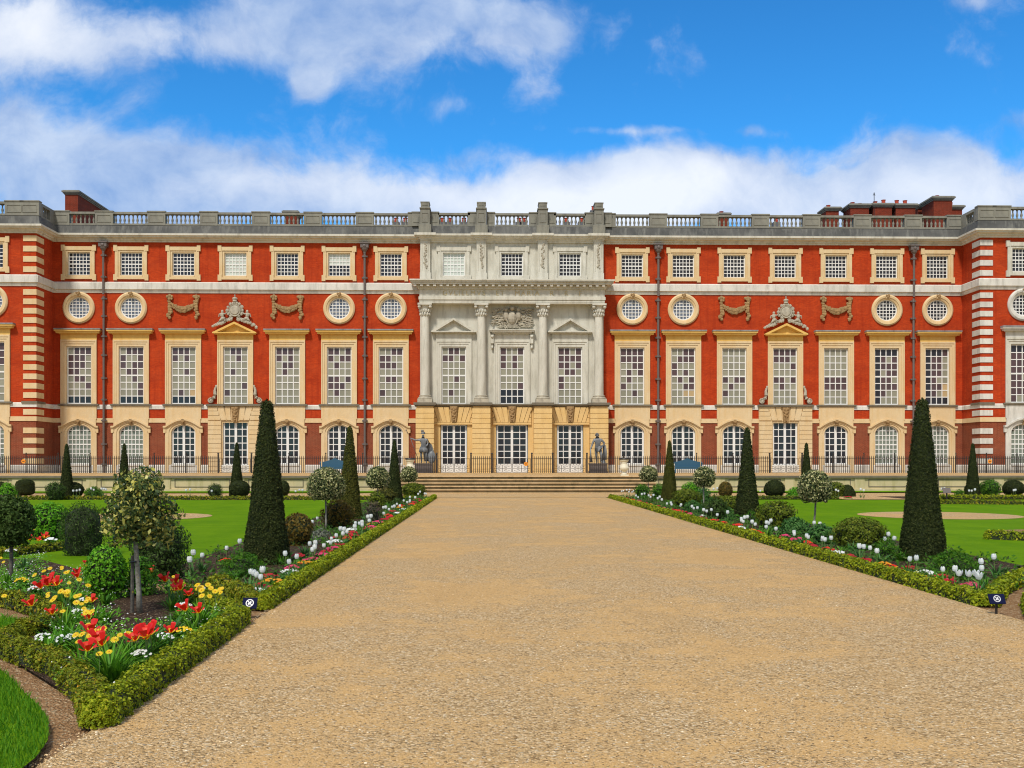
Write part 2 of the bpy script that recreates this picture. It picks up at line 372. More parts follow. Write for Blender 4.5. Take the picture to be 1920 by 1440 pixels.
def bark(name, c1, c2):
    m, n, b = newmat(name, .9); co = objco(n)
    a = n.noise(co, 22, 5, .7); s_ = n.noise(co, 9, 2)
    c = n.mix(n.ramp(a, [(.35, 0.0), (.65, 1.0)]), c1, c2)
    c = n.mix(n.ramp(s_, [(.62, 0.0), (.68, 1.0)]), c, (.36, .28, .04))
    n.l.new(c, b.inputs['Base Color']); bump(n, b, a, .6, .01); return m
M['bark'] = bark('lichen_bark', (.11, .10, .08), (.30, .29, .25)); M['barkd'] = bark('dark_bark', (.05, .045, .04), (.13, .12, .10))
M['stem'] = plain('flower_stem', (.16, .26, .06), .6, .3)

# ground materials
def gravel():
    m, n, b = newmat('gravel', .95); co = objco(n)
    mp = n.node('ShaderNodeMapping'); mp.inputs['Scale'].default_value = (1.0, 1.0, 1); n.l.new(co, mp.inputs[0])
    patch = n.noise(mp.outputs[0], .42, 5, .55, .4); mid = n.noise(co, 2.2, 5, .6)
    pf = n.ramp(n.math('ADD', n.math('MULTIPLY', patch, .6), n.math('MULTIPLY', mid, .4)), [(.43, 0.0), (.56, 1.0)])
    jit = n.node('ShaderNodeTexNoise'); jit.inputs['Scale'].default_value = 30; n.l.new(co, jit.inputs['Vector'])
    jv = n.node('ShaderNodeVectorMath', operation='MULTIPLY_ADD'); n.l.new(jit.outputs['Color'], jv.inputs[0]); jv.inputs[1].default_value = (.02, .02, 0); n.l.new(co, jv.inputs[2])
    cells = []
    for sc in (62, 112):
        v = n.node('ShaderNodeTexVoronoi'); v.inputs['Scale'].default_value = sc; n.l.new(jv.outputs[0], v.inputs['Vector']); cells.append(v)
    def sep(v):
        s_ = n.node('ShaderNodeSeparateColor'); n.l.new(v.outputs['Color'], s_.inputs[0]); return s_
    s1, s2 = sep(cells[0]), sep(cells[1])
    sand = n.mix(n.math('MULTIPLY', mid, .9), (.66, .405, .155), (.57, .335, .12))
    peb = n.ramp(s1.outputs[0], [(0, (.24, .15, .065)), (.25, (.50, .33, .15)), (.65, (.70, .475, .24)), (.88, (.82, .61, .35)), (1, (.90, .77, .55))])
    peb2 = n.ramp(s2.outputs[0], [(0, (.32, .19, .075)), (.4, (.60, .38, .16)), (.85, (.70, .48, .24)), (1, (.86, .70, .47))])
    amt = n.math('ADD', n.math('MULTIPLY', pf, .85), .12)
    here = n.math('LESS_THAN', s1.outputs[1], amt)
    sand = n.mix(n.math('MULTIPLY', pf, .3), sand, (.64, .46, .27)); c = n.mix(.5, sand, peb2); c = n.mix(n.math('MULTIPLY', here, .9), c, peb)
    dark = n.math('MULTIPLY', n.ramp(cells[0].outputs['Distance'], [(.45, 0.0), (.8, 1.0)]), n.math('MULTIPLY', here, .30))  # pebble edges darkened: shadow between the stones painted into the colour
    c = n.mix(dark, c, (.20, .125, .055))
    tr_ = n.node('ShaderNodeMapping'); tr_.inputs['Scale'].default_value = (1.3, .16, 1); n.l.new(co, tr_.inputs[0]); wn = n.noise(tr_.outputs[0], .9, 4, .5)
    c = n.mix(n.math('MULTIPLY', n.ramp(wn, [(.5, 0.0), (.7, 1.0)]), .35), c, (.62, .38, .15)); c = n.mix(n.math('MULTIPLY', n.ramp(patch, [(.28, 1.0), (.42, 0.0)]), .3), c, (.45, .28, .12))
    c = n.mix(n.math('GREATER_THAN', s2.outputs[1], .985), c, (.10, .06, .03))
    n.l.new(c, b.inputs['Base Color']); b.inputs['Specular IOR Level'].default_value = .12
    h = n.math('ADD', n.math('MULTIPLY', n.math('MULTIPLY', n.math('SUBTRACT', 1.0, cells[0].outputs['Distance']), here), 1.0), n.math('MULTIPLY', n.math('SUBTRACT', 1.0, cells[1].outputs['Distance']), .4))
    bump(n, b, h, .9, .02)
    return m
M['gravel'] = gravel()
def soil(name, c1, c2, fleck, fa):
    m, n, b = newmat(name, .95); co = objco(n)
    a = n.noise(co, 5, 6, .7); v = n.node('ShaderNodeTexVoronoi'); v.inputs['Scale'].default_value = 60; n.l.new(co, v.inputs['Vector'])
    s_ = n.node('ShaderNodeSeparateColor'); n.l.new(v.outputs['Color'], s_.inputs[0])
    c = n.mix(n.ramp(a, [(.35, 0.0), (.65, 1.0)]), c1, c2); c = n.mix(n.math('GREATER_THAN', s_.outputs[0], fa), c, fleck)
    n.l.new(c, b.inputs['Base Color']); b.inputs['Specular IOR Level'].default_value = .1; bump(n, b, n.math('ADD', a, n.math('MULTIPLY', v.outputs['Distance'], .6)), .9, .05); return m
M['soil'] = soil('bed_soil', (.045, .028, .018), (.085, .052, .032), (.30, .22, .14), .93)
M['dirt'] = soil('brown_path', (.30, .165, .075), (.40, .24, .12), (.58, .44, .27), .88)
def lawn():
    m, n, b = newmat('lawn', .9); co = objco(n)
    mp = n.node('ShaderNodeMapping'); mp.inputs['Rotation'].default_value = (0, 0, .5); mp.inputs['Scale'].default_value = (1.2, .35, 1); n.l.new(co, mp.inputs[0])
    a = n.noise(mp.outputs[0], .9, 5, .6); f = n.noise(co, 45, 3, .7); g_ = n.noise(co, 7, 4, .6)
    c = n.mix(n.ramp(a, [(.35, 0.0), (.65, 1.0)]), (.105, .225, .004), (.165, .300, .005))
    mw = n.node('ShaderNodeMapping'); mw.inputs['Scale'].default_value = (.12, 1.6, 1); n.l.new(co, mw.inputs[0])
    c = n.mix(n.math('MULTIPLY', n.ramp(n.noise(mw.outputs[0], 1.0, 5, .7), [(.42, 0.0), (.62, 1.0)]), .6), c, (.085, .19, .004))
    c = n.mix(n.math('MULTIPLY', f, .55), c, (.06, .15, .003)); c = n.mix(n.math('MULTIPLY', n.ramp(g_, [(.5, 0.0), (.75, 1.0)]), .3), c, (.21, .33, .01))
    n.l.new(c, b.inputs['Base Color']); b.inputs['Specular IOR Level'].default_value = .03; bump(n, b, n.noise(co, 90, 3), .7, .02); return m
M['lawn'] = lawn()

# ------------------------------------------------------------------ ground
def sheet(name, pts, z, mat, kind='structure'):
    me = bpy.data.meshes.new(name); me.from_pydata([(x, y, z) for x, y in pts], [], [tuple(range(len(pts)))]); me.materials.append(mat)
    if me.polygons[0].normal.z < 0: me.flip_normals()
    o = link(name, me); o['kind'] = kind; return o
def rect(x0, x1, y0, y1): return [(x0, y0), (x1, y0), (x1, y1), (x0, y1)]
PL, PR = -2.38, 5.42                       # edges of the gravel walk
sheet('ground', rect(-1500, 1500, -400, 2500), -.02, M['dirt'])
sheet('gravel_path', rect(PL, PR, -12, 54), 0.0, M['gravel'])
sheet('cross_path', rect(-60, 64, 50.2, 56.2), .004, M['gravel'])
sheet('gravel_apron', rect(-6.6, 9.6, 49.5, 59), .008, M['gravel'])
sheet('grass_verge', rect(-60, -5.9, 56.2, 59), .05, M['lawn'])
sheet('grass_verge', rect(9.2, 64, 56.2, 59), .05, M['lawn'])
def wob(pts, a=.03, n=3):
    out = []
    for i, p in enumerate(pts):
        q = pts[(i + 1) % len(pts)]
        for j in range(n): f = j / n; out.append((p[0] + (q[0] - p[0]) * f + rnd.uniform(-a, a), p[1] + (q[1] - p[1]) * f + rnd.uniform(-a, a)))
    return out
lawnL = [(-4.75, 15.5), (-5.0, 24), (-5.05, 45.8), (-24, 46.3), (-26, 40), (-13, 36.8), (-12.9, 33), (-16, 22), (-9, 17), (-7, 15.5), (-5.2, 14.3), (-4.6, 14.4)]
lawnR = [(8.1, 13.2), (9.5, 14.5), (30, 17), (36, 45.5), (8.4, 46.0), (8.35, 30)]
sheet('lawn', wob(lawnL, .01), .012, M['lawn']); sheet('lawn', wob(lawnR, .01), .012, M['lawn'])
sheet('lawn', rect(-50, -13.2, 21, 49), .008, M['lawn']); sheet('lawn', rect(24, 60, 16, 49), .008, M['lawn'])
nearlawn = [(-3.95, 8.55), (-3.55, 7.95), (-3.2, 7.4), (-2.9, 6.95), (-2.66, 6.5), (-2.50, 6.1), (-2.42, 5.75), (-2.38, 5.3), (-2.45, 4.6), (-2.7, 3.8), (-3.2, 3), (-4, 2.3), (-6, 2.3), (-7, 5), (-6.2, 8.2), (-4.9, 8.9), (-4.4, 8.85)]
sheet('lawn', nearlawn, .03, M['lawn'])
lawn3 = [(-4.36, 10.35), (-4.32, 9.75), (-4.5, 9.35), (-5.2, 9.1), (-7, 9.3), (-7, 11.5), (-4.8, 10.9)]
sheet('lawn', lawn3, .03, M['lawn'])
def disc(cx, cy, r, n=40, ry=None): return [(cx + r * math.cos(2 * math.pi * i / n), cy + (ry or r) * math.sin(2 * math.pi * i / n)) for i in range(n)]
sheet('gravel_circle', disc(-10.6, 31.7, 2.35), .018, M['gravel'])
sheet('gravel_circle', disc(13.6, 32.0, 2.35), .018, M['gravel'])
sheet('gravel_circle', disc(13.2, 23.2, 2.0), .018, M['dirt'])
# strips of soil: flower beds
bedNear = [(-2.42, 6.75), (-2.42, 7.2), (-2.42, 10.75), (-3.3, 12.3), (-7.6, 18), (-9, 17), (-7, 13.5), (-5.5, 12.1), (-4.45, 10.9), (-4.15, 9.1), (-3.2, 7.8)]
sheet('flower_bed', bedNear, .016, M['soil'])
sheet('flower_bed', [(-2.5, 11.7), (-2.42, 48.3), (-5.0, 48.3), (-5.0, 24), (-4.75, 15.5), (-3.5, 13.4)], .02, M['soil'])
sheet('flower_bed', [(5.5, 11.9), (7.2, 14.2), (8.2, 14.6), (8.4, 30), (8.4, 48.3), (5.5, 48.3)], .02, M['soil'])
sheet('flower_bed', [(5.7, 9.2), (8, 12), (12, 12), (12, 5), (5.7, 5)], .016, M['soil'])
sheet('flower_bed', [(-5.0, 46.4), (-5.0, 50.0), (-30, 50.0), (-30, 46.6)], .024, M['soil'])
sheet('flower_bed', [(8.4, 46.2), (8.4, 50.0), (40, 50.0), (40, 46.4)], .024, M['soil'])
sheet('cross_path', rect(15.4, 18.2, 45.6, 50.3), .030, M['gravel'])

# ------------------------------------------------------------------ terrace
TZ = .88; CX = 1.6; SW = 7.2
def make_terrace_wall(x0, x1, label):
    e = empty('terrace_wall', ((x0 + x1) / 2, 59, 0)); tag(e, label, 'wall'); o = -(x0 + x1) / 2
    m = MB(); m.box(x0 + o, x1 + o, .06, .7, -.1, TZ - .1); m.build('wall_face', M['twall'], e)
    c = MB(); c.box(x0 + o - .05, x1 + o + .05, -.08, .75, TZ - .1, TZ + .0); c.build('coping', M['sill'], e)
    b = MB(); b.box(x0 + o, x1 + o, -.04, .06, -.1, .16); b.build('base_course', M['twall'], e)
    n = max(1, round((x1 - x0) / 3.9)); s = (x1 - x0) / n
    for i in range(n + 1):
        q = MB(); xx = x0 + o + i * s; q.box(max(x0 + o, xx - .28), min(x1 + o, xx + .28), .0, .06, .16, TZ - .1); q.build('pilaster', M['twall'], e)
    for i in range(n):
        q = MB(); xx = x0 + o + (i + .5) * s; hw = s / 2 - .5
        for a in ((xx - hw, xx + hw, .26, .30), (xx - hw, xx + hw, .66, .70), (xx - hw, xx - hw + .04, .30, .66), (xx + hw - .04, xx + hw, .30, .66)): q.box(a[0], a[1], .035, .06, a[2], a[3])
        q.build('panel_moulding', M['sill'], e)
make_terrace_wall(-46, CX - SW - .1, 'low panelled stone terrace wall running left from the steps')
make_terrace_wall(CX + SW + .1, 52, 'low panelled stone terrace wall running right from the steps')
me = MB(); me.box(-60, 64, 59.35, 84, -.2, TZ - .012); t_ = me.build('terrace', M['gravel']); t_['kind'] = 'structure'
st = empty('stone_steps', (CX, 58, 0)); tag(st, 'wide flight of shallow tan stone steps up to the palace terrace', 'steps')
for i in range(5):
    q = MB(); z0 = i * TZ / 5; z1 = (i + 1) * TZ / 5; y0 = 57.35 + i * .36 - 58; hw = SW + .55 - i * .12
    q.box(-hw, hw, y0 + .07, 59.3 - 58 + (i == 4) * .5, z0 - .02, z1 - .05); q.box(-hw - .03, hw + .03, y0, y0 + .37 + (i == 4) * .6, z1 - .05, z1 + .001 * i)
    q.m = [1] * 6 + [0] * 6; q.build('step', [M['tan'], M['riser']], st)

# ------------------------------------------------------------------ palace
PX, PY = 1.71, 80.0
pal = empty('palace', (PX, PY, 0)); tag(pal, 'long red brick palace with stone centrepiece, tall sash windows and balustraded roof', 'palace')
zf = lambda Y: 1.6 + (868 - Y) * .0398
PJ = 3.0; HW = 34.1; END = 45.0; CW = 6.85
outline = [(-END, -PJ), (-HW, -PJ), (-HW, 0), (HW, 0), (HW, -PJ), (END, -PJ)]
WX = [s * (9.05 + 3.858 * k) for s in (-1, 1) for k in range(7)]
PVX = [-41.1, -37.25, 37.25, 41.1]
def wall_grid(x0, x1, z0, z1, holes, y, name, mats, matf=lambda z: 0, parent=pal, axis='x', extraz=()):
    xs = sorted({x0, x1} | {v for h in holes for v in h[:2] if x0 < v < x1}); zs = sorted({z0, z1} | set(z for z in extraz if z0 < z < z1) | {v for h in holes for v in h[2:] if z0 < v < z1})
    vs = {}; m = MB()
    def vid(a, b):
        if (a, b) not in vs: vs[(a, b)] = len(m.v); m.v.append((a, y, b) if axis == 'x' else (y, a, b))
        return vs[(a, b)]
    for i in range(len(xs) - 1):
        for j in range(len(zs) - 1):
            cx_, cz_ = (xs[i] + xs[i + 1]) / 2, (zs[j] + zs[j + 1]) / 2
            if any(h[0] < cx_ < h[1] and h[2] < cz_ < h[3] for h in holes): continue
            m.f.append((vid(xs[i], zs[j]), vid(xs[i + 1], zs[j]), vid(xs[i + 1], zs[j + 1]), vid(xs[i], zs[j + 1]))); m.m.append(matf(cz_))
    return link(name, m.mesh(name, mats, fix=False), parent)
ZB, ZT = TZ - .05, 18.3
def col_holes(x, k):
    h = [(x - 1.2, x + 1.2, 5.99, 10.7), (x - 1.1, x + 1.1, 15.3, 17.6)]
    if k in (0, 1, 5, 6, 7): h.append((x - .82, x + .82, 13.14 - .82, 13.14 + .82))
    h.append((x - 1.2, x + 1.2, .95, 4.8) if k != 3 else (x - 1.1, x + 1.1, ZB, 4.75))
    return h
bm_ = lambda z: 1 if z < 4.6 else 0
for x0, x1, sgn in ((-HW, -CW, -1), (CW, HW, 1)):
    hs = []
    for k in range(7): hs += col_holes(sgn * (9.05 + 3.858 * k), k)
    wall_grid(x0, x1, ZB, ZT, hs, 0.0, 'brick_wall', [M['brick'], M['brown']], bm_, extraz=(4.6,))
for x0, x1 in ((-END, -HW), (HW, END)):
    hs = []
    for x in PVX:
        if x0 < x < x1: hs += col_holes(x, 7)
    wall_grid(x0, x1, ZB, ZT, hs, -PJ, 'brick_wall', [M['brick'], M['brown']], bm_, extraz=(4.6,))
wl = wall_grid(-PJ, 0, ZB, ZT, [], -HW, 'brick_wall', [M['brick'], M['brown']], bm_, axis='y', extraz=(4.6,))
wr = wall_grid(-PJ, 0, ZB, ZT, [], HW, 'brick_wall', [M['brick'], M['brown']], bm_, axis='y', extraz=(4.6,)); wr.data.flip_normals()
for sx in (-1, 1):
    m = MB(); m.box(min(sx * END, sx * (END - .1)), max(sx * END, sx * (END - .1)), -PJ, 14, ZB, ZT); m.build('side_wall', M['brick'], pal)
m = MB(); m.box(-END + .1, END - .1, 13.8, 14, ZB, ZT); m.build('back_wall', M['brick'], pal)
m = MB(); m.box(-END + .1, END - .1, .9, 13.8, 18.3, 18.7); m.box(-END + .1, -HW - .2, -PJ + .9, .9, 18.3, 18.7); m.box(HW + .2, END - .1, -PJ + .9, .9, 18.3, 18.7); m.build('roof', M['slate'], pal)
# dark room behind the windows so no daylight leaks through
m = MB(); m.box(-END + .1, END - .1, .75, .85, ZB, 18.3); m.box(-END + .1, -HW - .3, -PJ + .7, -PJ + .8, ZB, 18.3); m.box(HW + .3, END - .1, -PJ + .7, -PJ + .8, ZB, 18.3); m.build('inner_wall', M['iron'], pal)
def band(name, prof, mat, segs=None):
    for s_ in segs or [outline]:
        m = MB(); m.sweep(s_, prof); m.build(name, mat, pal)
side_segs = [[(-END, -PJ), (-HW, -PJ), (-HW, 0), (-CW, 0)], [(CW, 0), (HW, 0), (HW, -PJ), (END, -PJ)]]
band('plinth', [(-.02, ZB), (.09, ZB), (.09, 1.38), (.04, 1.46), (-.02, 1.46)], M['white'], side_segs)
band('impost_band', [(-.02, 4.60), (.055, 4.60), (.055, 4.93), (-.02, 4.93)], M['cream'], side_segs)
band('sill_band', [(-.02, 5.60), (.06, 5.60), (.06, 5.86), (-.02, 5.96)], M['white'], side_segs)
band('string_course', [(-.02, 14.24), (.06, 14.24), (.10, 14.34), (.12, 14.46), (.22, 14.50), (.22, 14.98), (.10, 15.06), (-.02, 15.08)], M['white'], side_segs)
cprof = [(-.02, 18.02), (.12, 18.02), (.15, 18.14), (.24, 18.16), (.26, 18.24), (.50, 18.32), (.52, 18.40), (.62, 18.44), (.62, 18.58), (-.02, 18.62)]
band('cornice', cprof, M['light'])
band('parapet', [(-.35, 18.62), (.44, 18.62), (.42, 18.70), (.30, 19.20), (-.35, 19.24)], M['dark'])
# quoins
for sx in (-1, 1):
    mt = M['cream'] if sx < 0 else M['white']
    z = 1.62; row = 0
    zs = [a for a in np.arange(1.55, 4.4, .725)] + [5.05] + [a for a in np.arange(6.25, 14.0, .67)] + [a for a in np.arange(15.25, 17.9, .735)]
    for z in zs:
        q = MB(); a, b_ = sorted((sx * (HW - .05), sx * (HW + .90)))
        q.box(a, b_, -PJ - .05, -PJ + 1.25, z, z + .40)
        q.build('quoin', mt, pal)
    q = MB(); q.box(*sorted((sx * (HW - .12), sx * (HW + 1.0))), -PJ - .13, -PJ + 1.35, 5.86, 6.02); q.build('quoin_ledge', M['sill'], pal)

# --- window meshes, each built once and placed per bay
def arch_z(x, hw, spring, rise):
    return spring + rise * math.sqrt(max(0, 1 - (x / hw) ** 2)) ** 1.0
def make_surround(kind):
    m = MB(); light = kind == 'centre'
    yf = -.0
    for s in (-1, 1):
        a = sorted((s * .92, s * 1.10)); m.box(a[0], a[1], -.05, .22, 5.98, 10.28 + (0), 0)
        a = sorted((s * 1.10, s * 1.24)); m.box(a[0], a[1], -.09, .2, 5.98, 10.62, 0)
        a = sorted((s * 1.24, s * 1.33)); m.box(a[0], a[1], -.13, .1, 5.98, 10.76, 0)
    m.box(-1.10, 1.10, -.05, .22, 10.28, 10.47); m.box(-1.10, 1.10, -.09, .2, 10.47, 10.62); m.box(-1.24, 1.24, -.13, .1, 10.62, 10.76)
    return m
def glazing(hw, z0, z1, cols, rows, y, arch=None, leaves=False, bar=.05, door=0.0, pat=None, frame=.085, mats=None):
    """returns (frame MB, pane MB)"""
    fr, pn = MB(), MB(); top = (lambda x: z1) if arch is None else (lambda x: arch_z(x, hw, z1, arch))
    zb = z0 + door
    inn = hw - frame
    topi = (lambda x: z1 - frame) if arch is None else (lambda x: arch_z(x, inn, z1, arch - frame))
    for s in (-1, 1):
        a = sorted((s * inn, s * hw)); fr.box(a[0], a[1], y, y + .1, z0, z1)
    fr.box(-inn, inn, y, y + .1, z0, zb + frame)
    if arch is None: fr.box(-inn, inn, y, y + .1, z1 - frame, z1)
    else:
        n = 14; ang = [math.pi * i / n for i in range(n + 1)]
        o_ = [(hw * math.cos(a), z1 + arch * math.sin(a)) for a in ang]; i_ = [(inn * math.cos(a), z1 + (arch - frame) * math.sin(a)) for a in ang]
        for i in range(n): fr.prism_y([i_[i], o_[i], o_[i + 1], i_[i + 1]][::-1], y, y + .1)
    if leaves:
        fr.box(-.09, .09, y - .02, y + .08, zb + frame, topi(.0) - .005)
    xs = []
    if leaves:
        half = (inn - .09)
        for s in (-1, 1):
            for c in range(1, cols // 2): xs.append(s * (.09 + half * c / (cols // 2)))
            a = sorted((s * (inn - .05), s * inn)); fr.box(a[0], a[1], y + .01, y + .09, zb + frame, topi(inn - .05) - .002)
    else: xs = [-inn + 2 * inn * c / cols for c in range(1, cols)]
    for x in xs: fr.box(x - bar / 2, x + bar / 2, y + .015, y + .075, zb + frame, min(topi(x - bar / 2), topi(x + bar / 2)))
    zt = topi(0); dz = (zt - zb - frame) / rows
    for r in range(1, rows):
        zz = zb + frame + r * dz; w_ = inn
        if arch is not None and zz > z1: w_ = inn * math.sqrt(max(0.02, 1 - ((zz + bar / 2 - z1) / (arch - frame)) ** 2))
        b_ = bar * (1.7 if (not leaves and r == rows // 2) else 1)
        fr.box(-w_, w_, y + .02, y + .07, zz - b_ / 2, zz + b_ / 2)
    cx = [-inn] + sorted(xs + ([0.0] if leaves else [])) + [inn]
    for r in range(rows):
        a, b_ = zb + frame + r * dz, zb + frame + (r + 1) * dz
        for c in range(len(cx) - 1):
            xa, xb = cx[c], cx[c + 1]; za, zc_ = a, b_
            t = [min(b_, max(a, topi(xa * .999))), min(b_, max(a, topi(xb * .999)))]
            if max(t) - a < .02: continue
            mi = 0
            if pat: mi = 'bpdtw'.index(pat[rows - 1 - r][c])
            tilt = rnd.uniform(-.006, .006)
            pn.add([(xa, y + .05 + tilt, a), (xb, y + .05 - tilt, a), (xb, y + .05 - tilt, t[1]), (xa, y + .05 + tilt, t[0])], [(0, 1, 2, 3)], mi)
    return fr, pn
PATS = {-32: 'bppp pppb pppb ppbb bppb bbbp bbbb dddd', -28: 'bppp pbbp pbpp bppb bbpb bbbp bbbp dddd', -24: 'pppb pbpb bbbb bbpb bbbb bbbb bpbt dddd',
 -20: 'bppb bbpb bbbb bpbb bbbb bbbp pbbb bbbb', -16: 'pppb pbpb bppb bpbb bbbb bbbb bbbb bbbb', -12: 'ppbp pbpp bpbb bbbb ppbp pppb bpbb bbbb',
 -9: 'bbpp ppbb pppb bbbb bppb bbbb pbbb bbbb', -4: 'bppb ppbp bbbb bbbb bbpb bbbb bpbb bbbb', 0: 'pbbp pbpb pbpb bbbb bbbb bbbp dddd dddd',
 4: 'ppbp pppp ppbp bppb pbbb pbbb bbbb bbbb', 9: 'pppp pppp bbpp bpbp bpbb pbbb bbpb bbbb', 12: 'bbpp bppp pbbb pbpb bpbp bbpp bbtt bbbb',
 16: 'bbbb bbbb bbbb bbbb pbpp bpbb pbbb bbbb', 20: 'pppp pppb bbbp bbbb ppbp bpbb bbbb bbbb', 24: 'bbbb bbbb bbbb bbbb pppp pppp bbbb bbbb',
 28: 'dddd dpbp dppp dbpp dppb dppp dpbb dbbb', 32: 'dddp dppb dppb dppb dpbb dppt dpbt dddd', 37: 'dddp pppb pppb pppp ppbp pppp pppb pbbb', 36: 'pppp pppp bppp pppb bbpb pppb bbbb tbbb'}
def pat_for(x):
    k = min(PATS, key=lambda q: abs(q - x)) if abs(x) < 36 else (37 if x > 0 else 36)
    return PATS[k].split()
SUR = make_surround('a').mesh('window_surround', [M['cream']]); SURW = make_surround('a').mesh('window_surround', [M['light']])
gl_mats = [M['gb'], M['gp'], M['gd'], M['gt'], M['gw']]
def first_floor(x, y, white=False, central=False):
    s = link('window_surround', SURW if white or central else SUR, pal, (x, y, 0))
    p = pat_for(x); fr, pn = glazing(.92, 5.99, 10.27, 4, 8, .12, bar=.065, pat=p)
    fr.build('sash_frame', M['paint'], s); link('panes', pn.mesh('panes', gl_mats, fix=False), s)
    return s
def hood(parent, mat, w=1.68, white=False):
    m = MB(); m.box(-1.33, 1.33, -.09, .02, 10.76, 11.16); m.build('frieze', mat, parent)
    m = MB(); pr = [(.09, 11.16), (.16, 11.22), (.34, 11.30), (.36, 11.36), (.44, 11.40), (.44, 11.47)]
    for (a, b_), (c, d) in zip(pr, pr[1:]):
        if d - b_ > .005: m.box(-w + .44 - max(a, c), w - .44 + max(a, c), -max(a, c) - .02, .02, b_, d)
    m.build('cornice', mat, parent)
    m = MB(); m.box(-w - .02, w + .02, -.50, .02, 11.47, 11.57); m.build('lead_cap', M['lead'], parent)
def apron(x, y, white):
    mt = M['white'] if white else M['cream']
    m = MB(); m.box(-1.33, 1.33, -.12, .02, 4.86, 5.84); o = m.build('apron_panel', mt, pal, (x, y, 0))
    m = MB(); m.box(-1.50, 1.50, -.22, .1, 5.86, 5.985); m.box(-1.42, 1.42, -.17, .0, 5.84, 5.86); m.build('sill', M['sill'], o)
def gsurround():
    m = MB(); n = 16
    for s in (-1, 1):
        a = sorted((s * .90, s * 1.06)); m.box(a[0], a[1], -.06, .22, ZB, 3.84)
        a = sorted((s * 1.06, s * 1.33)); m.box(a[0], a[1], -.11, .2, ZB, 3.84)
        a = sorted((s * 1.28, s * 1.46)); m.box(a[0], a[1], -.15, .02, 3.84, 4.22)
    def arc(hw, rise, zz=3.84): return [(hw * math.cos(math.pi * i / n), zz + rise * math.sin(math.pi * i / n)) for i in range(n + 1)]
    def strip(A, B, y0, y1):
        for i in range(n): m.prism_y([A[i], B[i], B[i + 1], A[i + 1]][::-1], y0, y1)
    a0, a1, a2 = arc(.90, .62), arc(1.06, .74), arc(1.24, .92)
    strip(a0, a1, -.06, .2); strip(a1, a2, -.11, .2)
    top = [(1.28 * math.cos(math.pi * i / n), 4.86) for i in range(n + 1)]
    a2s = [(x if 0 < i < n else math.copysign(1.28, x), z) for i, (x, z) in enumerate(a2)]
    strip(a2s, top, -.12, .1)
    # raised hood mould: shallow segmental eyebrow
    hx = [-1.46 + 2.92 * i / n for i in range(n + 1)]
    hz = lambda x: 4.22 + .55 * max(0, math.cos(min(1, abs(x) / 1.30) * math.pi / 2)) ** 1.0
    for i in range(n): m.prism_y([(hx[i], hz(hx[i])), (hx[i + 1], hz(hx[i + 1])), (hx[i + 1], hz(hx[i + 1]) + .13), (hx[i], hz(hx[i]) + .13)], -.24, .02)
    for i in range(n): m.prism_y([(hx[i], hz(hx[i]) - .09), (hx[i + 1], hz(hx[i + 1]) - .09), (hx[i + 1], hz(hx[i + 1])), (hx[i], hz(hx[i]))], -.16, .02)
    return m
GS, GSW = gsurround().mesh('window_surround', [M['cream']]), gsurround().mesh('window_surround', [M['white']])
def lumps(m, pts, r, j=.25, fl=.6, n=6, k=4, mm=0):
    for x, y, z in pts:
        q = r * rnd.uniform(1 - j, 1 + j); m.ell((x, y, z), (q, q * fl, q * rnd.uniform(.8, 1.2)), mm, n, k, .12)
km = MB(); lumps(km, [(-.05, -.26, 4.72), (.06, -.26, 4.74), (0, -.28, 4.62), (0, -.27, 4.5), (0, -.3, 4.66)], .1); km.box(-.10, .10, -.24, .0, 4.40, 4.84)
KEY = km.mesh('keystone', [M['carve']])
GLZ = {}
for nm, a in (('french', dict(hw=.90, z0=1.50, z1=3.84, cols=4, rows=6, y=.12, arch=.62, leaves=True, bar=.06)),
              ('sash', dict(hw=.90, z0=1.50, z1=3.84, cols=6, rows=8, y=.12, arch=.62, bar=.055))):
    f_, p_ = glazing(**a); GLZ[nm] = (f_.mesh('window_frame', [M['paint']]), p_.mesh('panes', [M['gd' if nm == 'french' else 'gg']], fix=False))
def ground_window(x, y, kind, white):
    s = link('window_surround', GSW if white else GS, pal, (x, y, 0))
    link('window_frame', GLZ[kind][0], s); link('panes', GLZ[kind][1], s); link('keystone', KEY, s)
    m = MB(); m.box(-.90, .90, -.14, .22, 1.36, 1.50); m.box(-.90, .90, -.02, .22, ZB, 1.36); m.build('sill', M['white'], s)
# top floor
def topsur():
    m = MB()
    for s in (-1, 1):
        for a, b_, y0 in ((.82, .96, -.05), (.96, 1.18, -.11)): q = sorted((s * a, s * b_)); m.box(q[0], q[1], y0, .2, 15.42, 17.52)
        for z0, z1 in ((15.18, 15.62), (17.36, 17.80)):
            q = sorted((s * 1.02, s * 1.29)); m.box(q[0], q[1], -.14, .02, z0, z1)
    m.box(-.96, .96, -.05, .2, 17.28, 17.42); m.box(-.96, .96, -.11, .2, 17.42, 17.52); m.box(-1.02, 1.02, -.11, .1, 17.52, 17.70)
    m.box(-1.02, 1.02, -.13, .2, 15.27, 15.42); m.box(-.82, .82, -.08, .2, 15.42, 15.56)
    return m
TS = {k_: topsur().mesh('window_surround', [M[k_]]) for k_ in ('cream', 'light')}
f_, _ = glazing(.82, 15.56, 17.28, 6, 6, .12, bar=.05, frame=.07); TF = f_.mesh('sash_frame', [M['paint']])
def top_window(x, y, matk, pats=None):
    s = link('window_surround', TS[matk], pal, (x, y, 0)); link('sash_frame', TF, s)
    _, p_ = glazing(.82, 15.56, 17.28, 6, 6, .12, bar=.05, frame=.07, pat=pats); link('panes', p_.mesh('panes', [M['gd']] * 4 + [M['gw']] if pats else [M['gd']], fix=False), s)
    return s
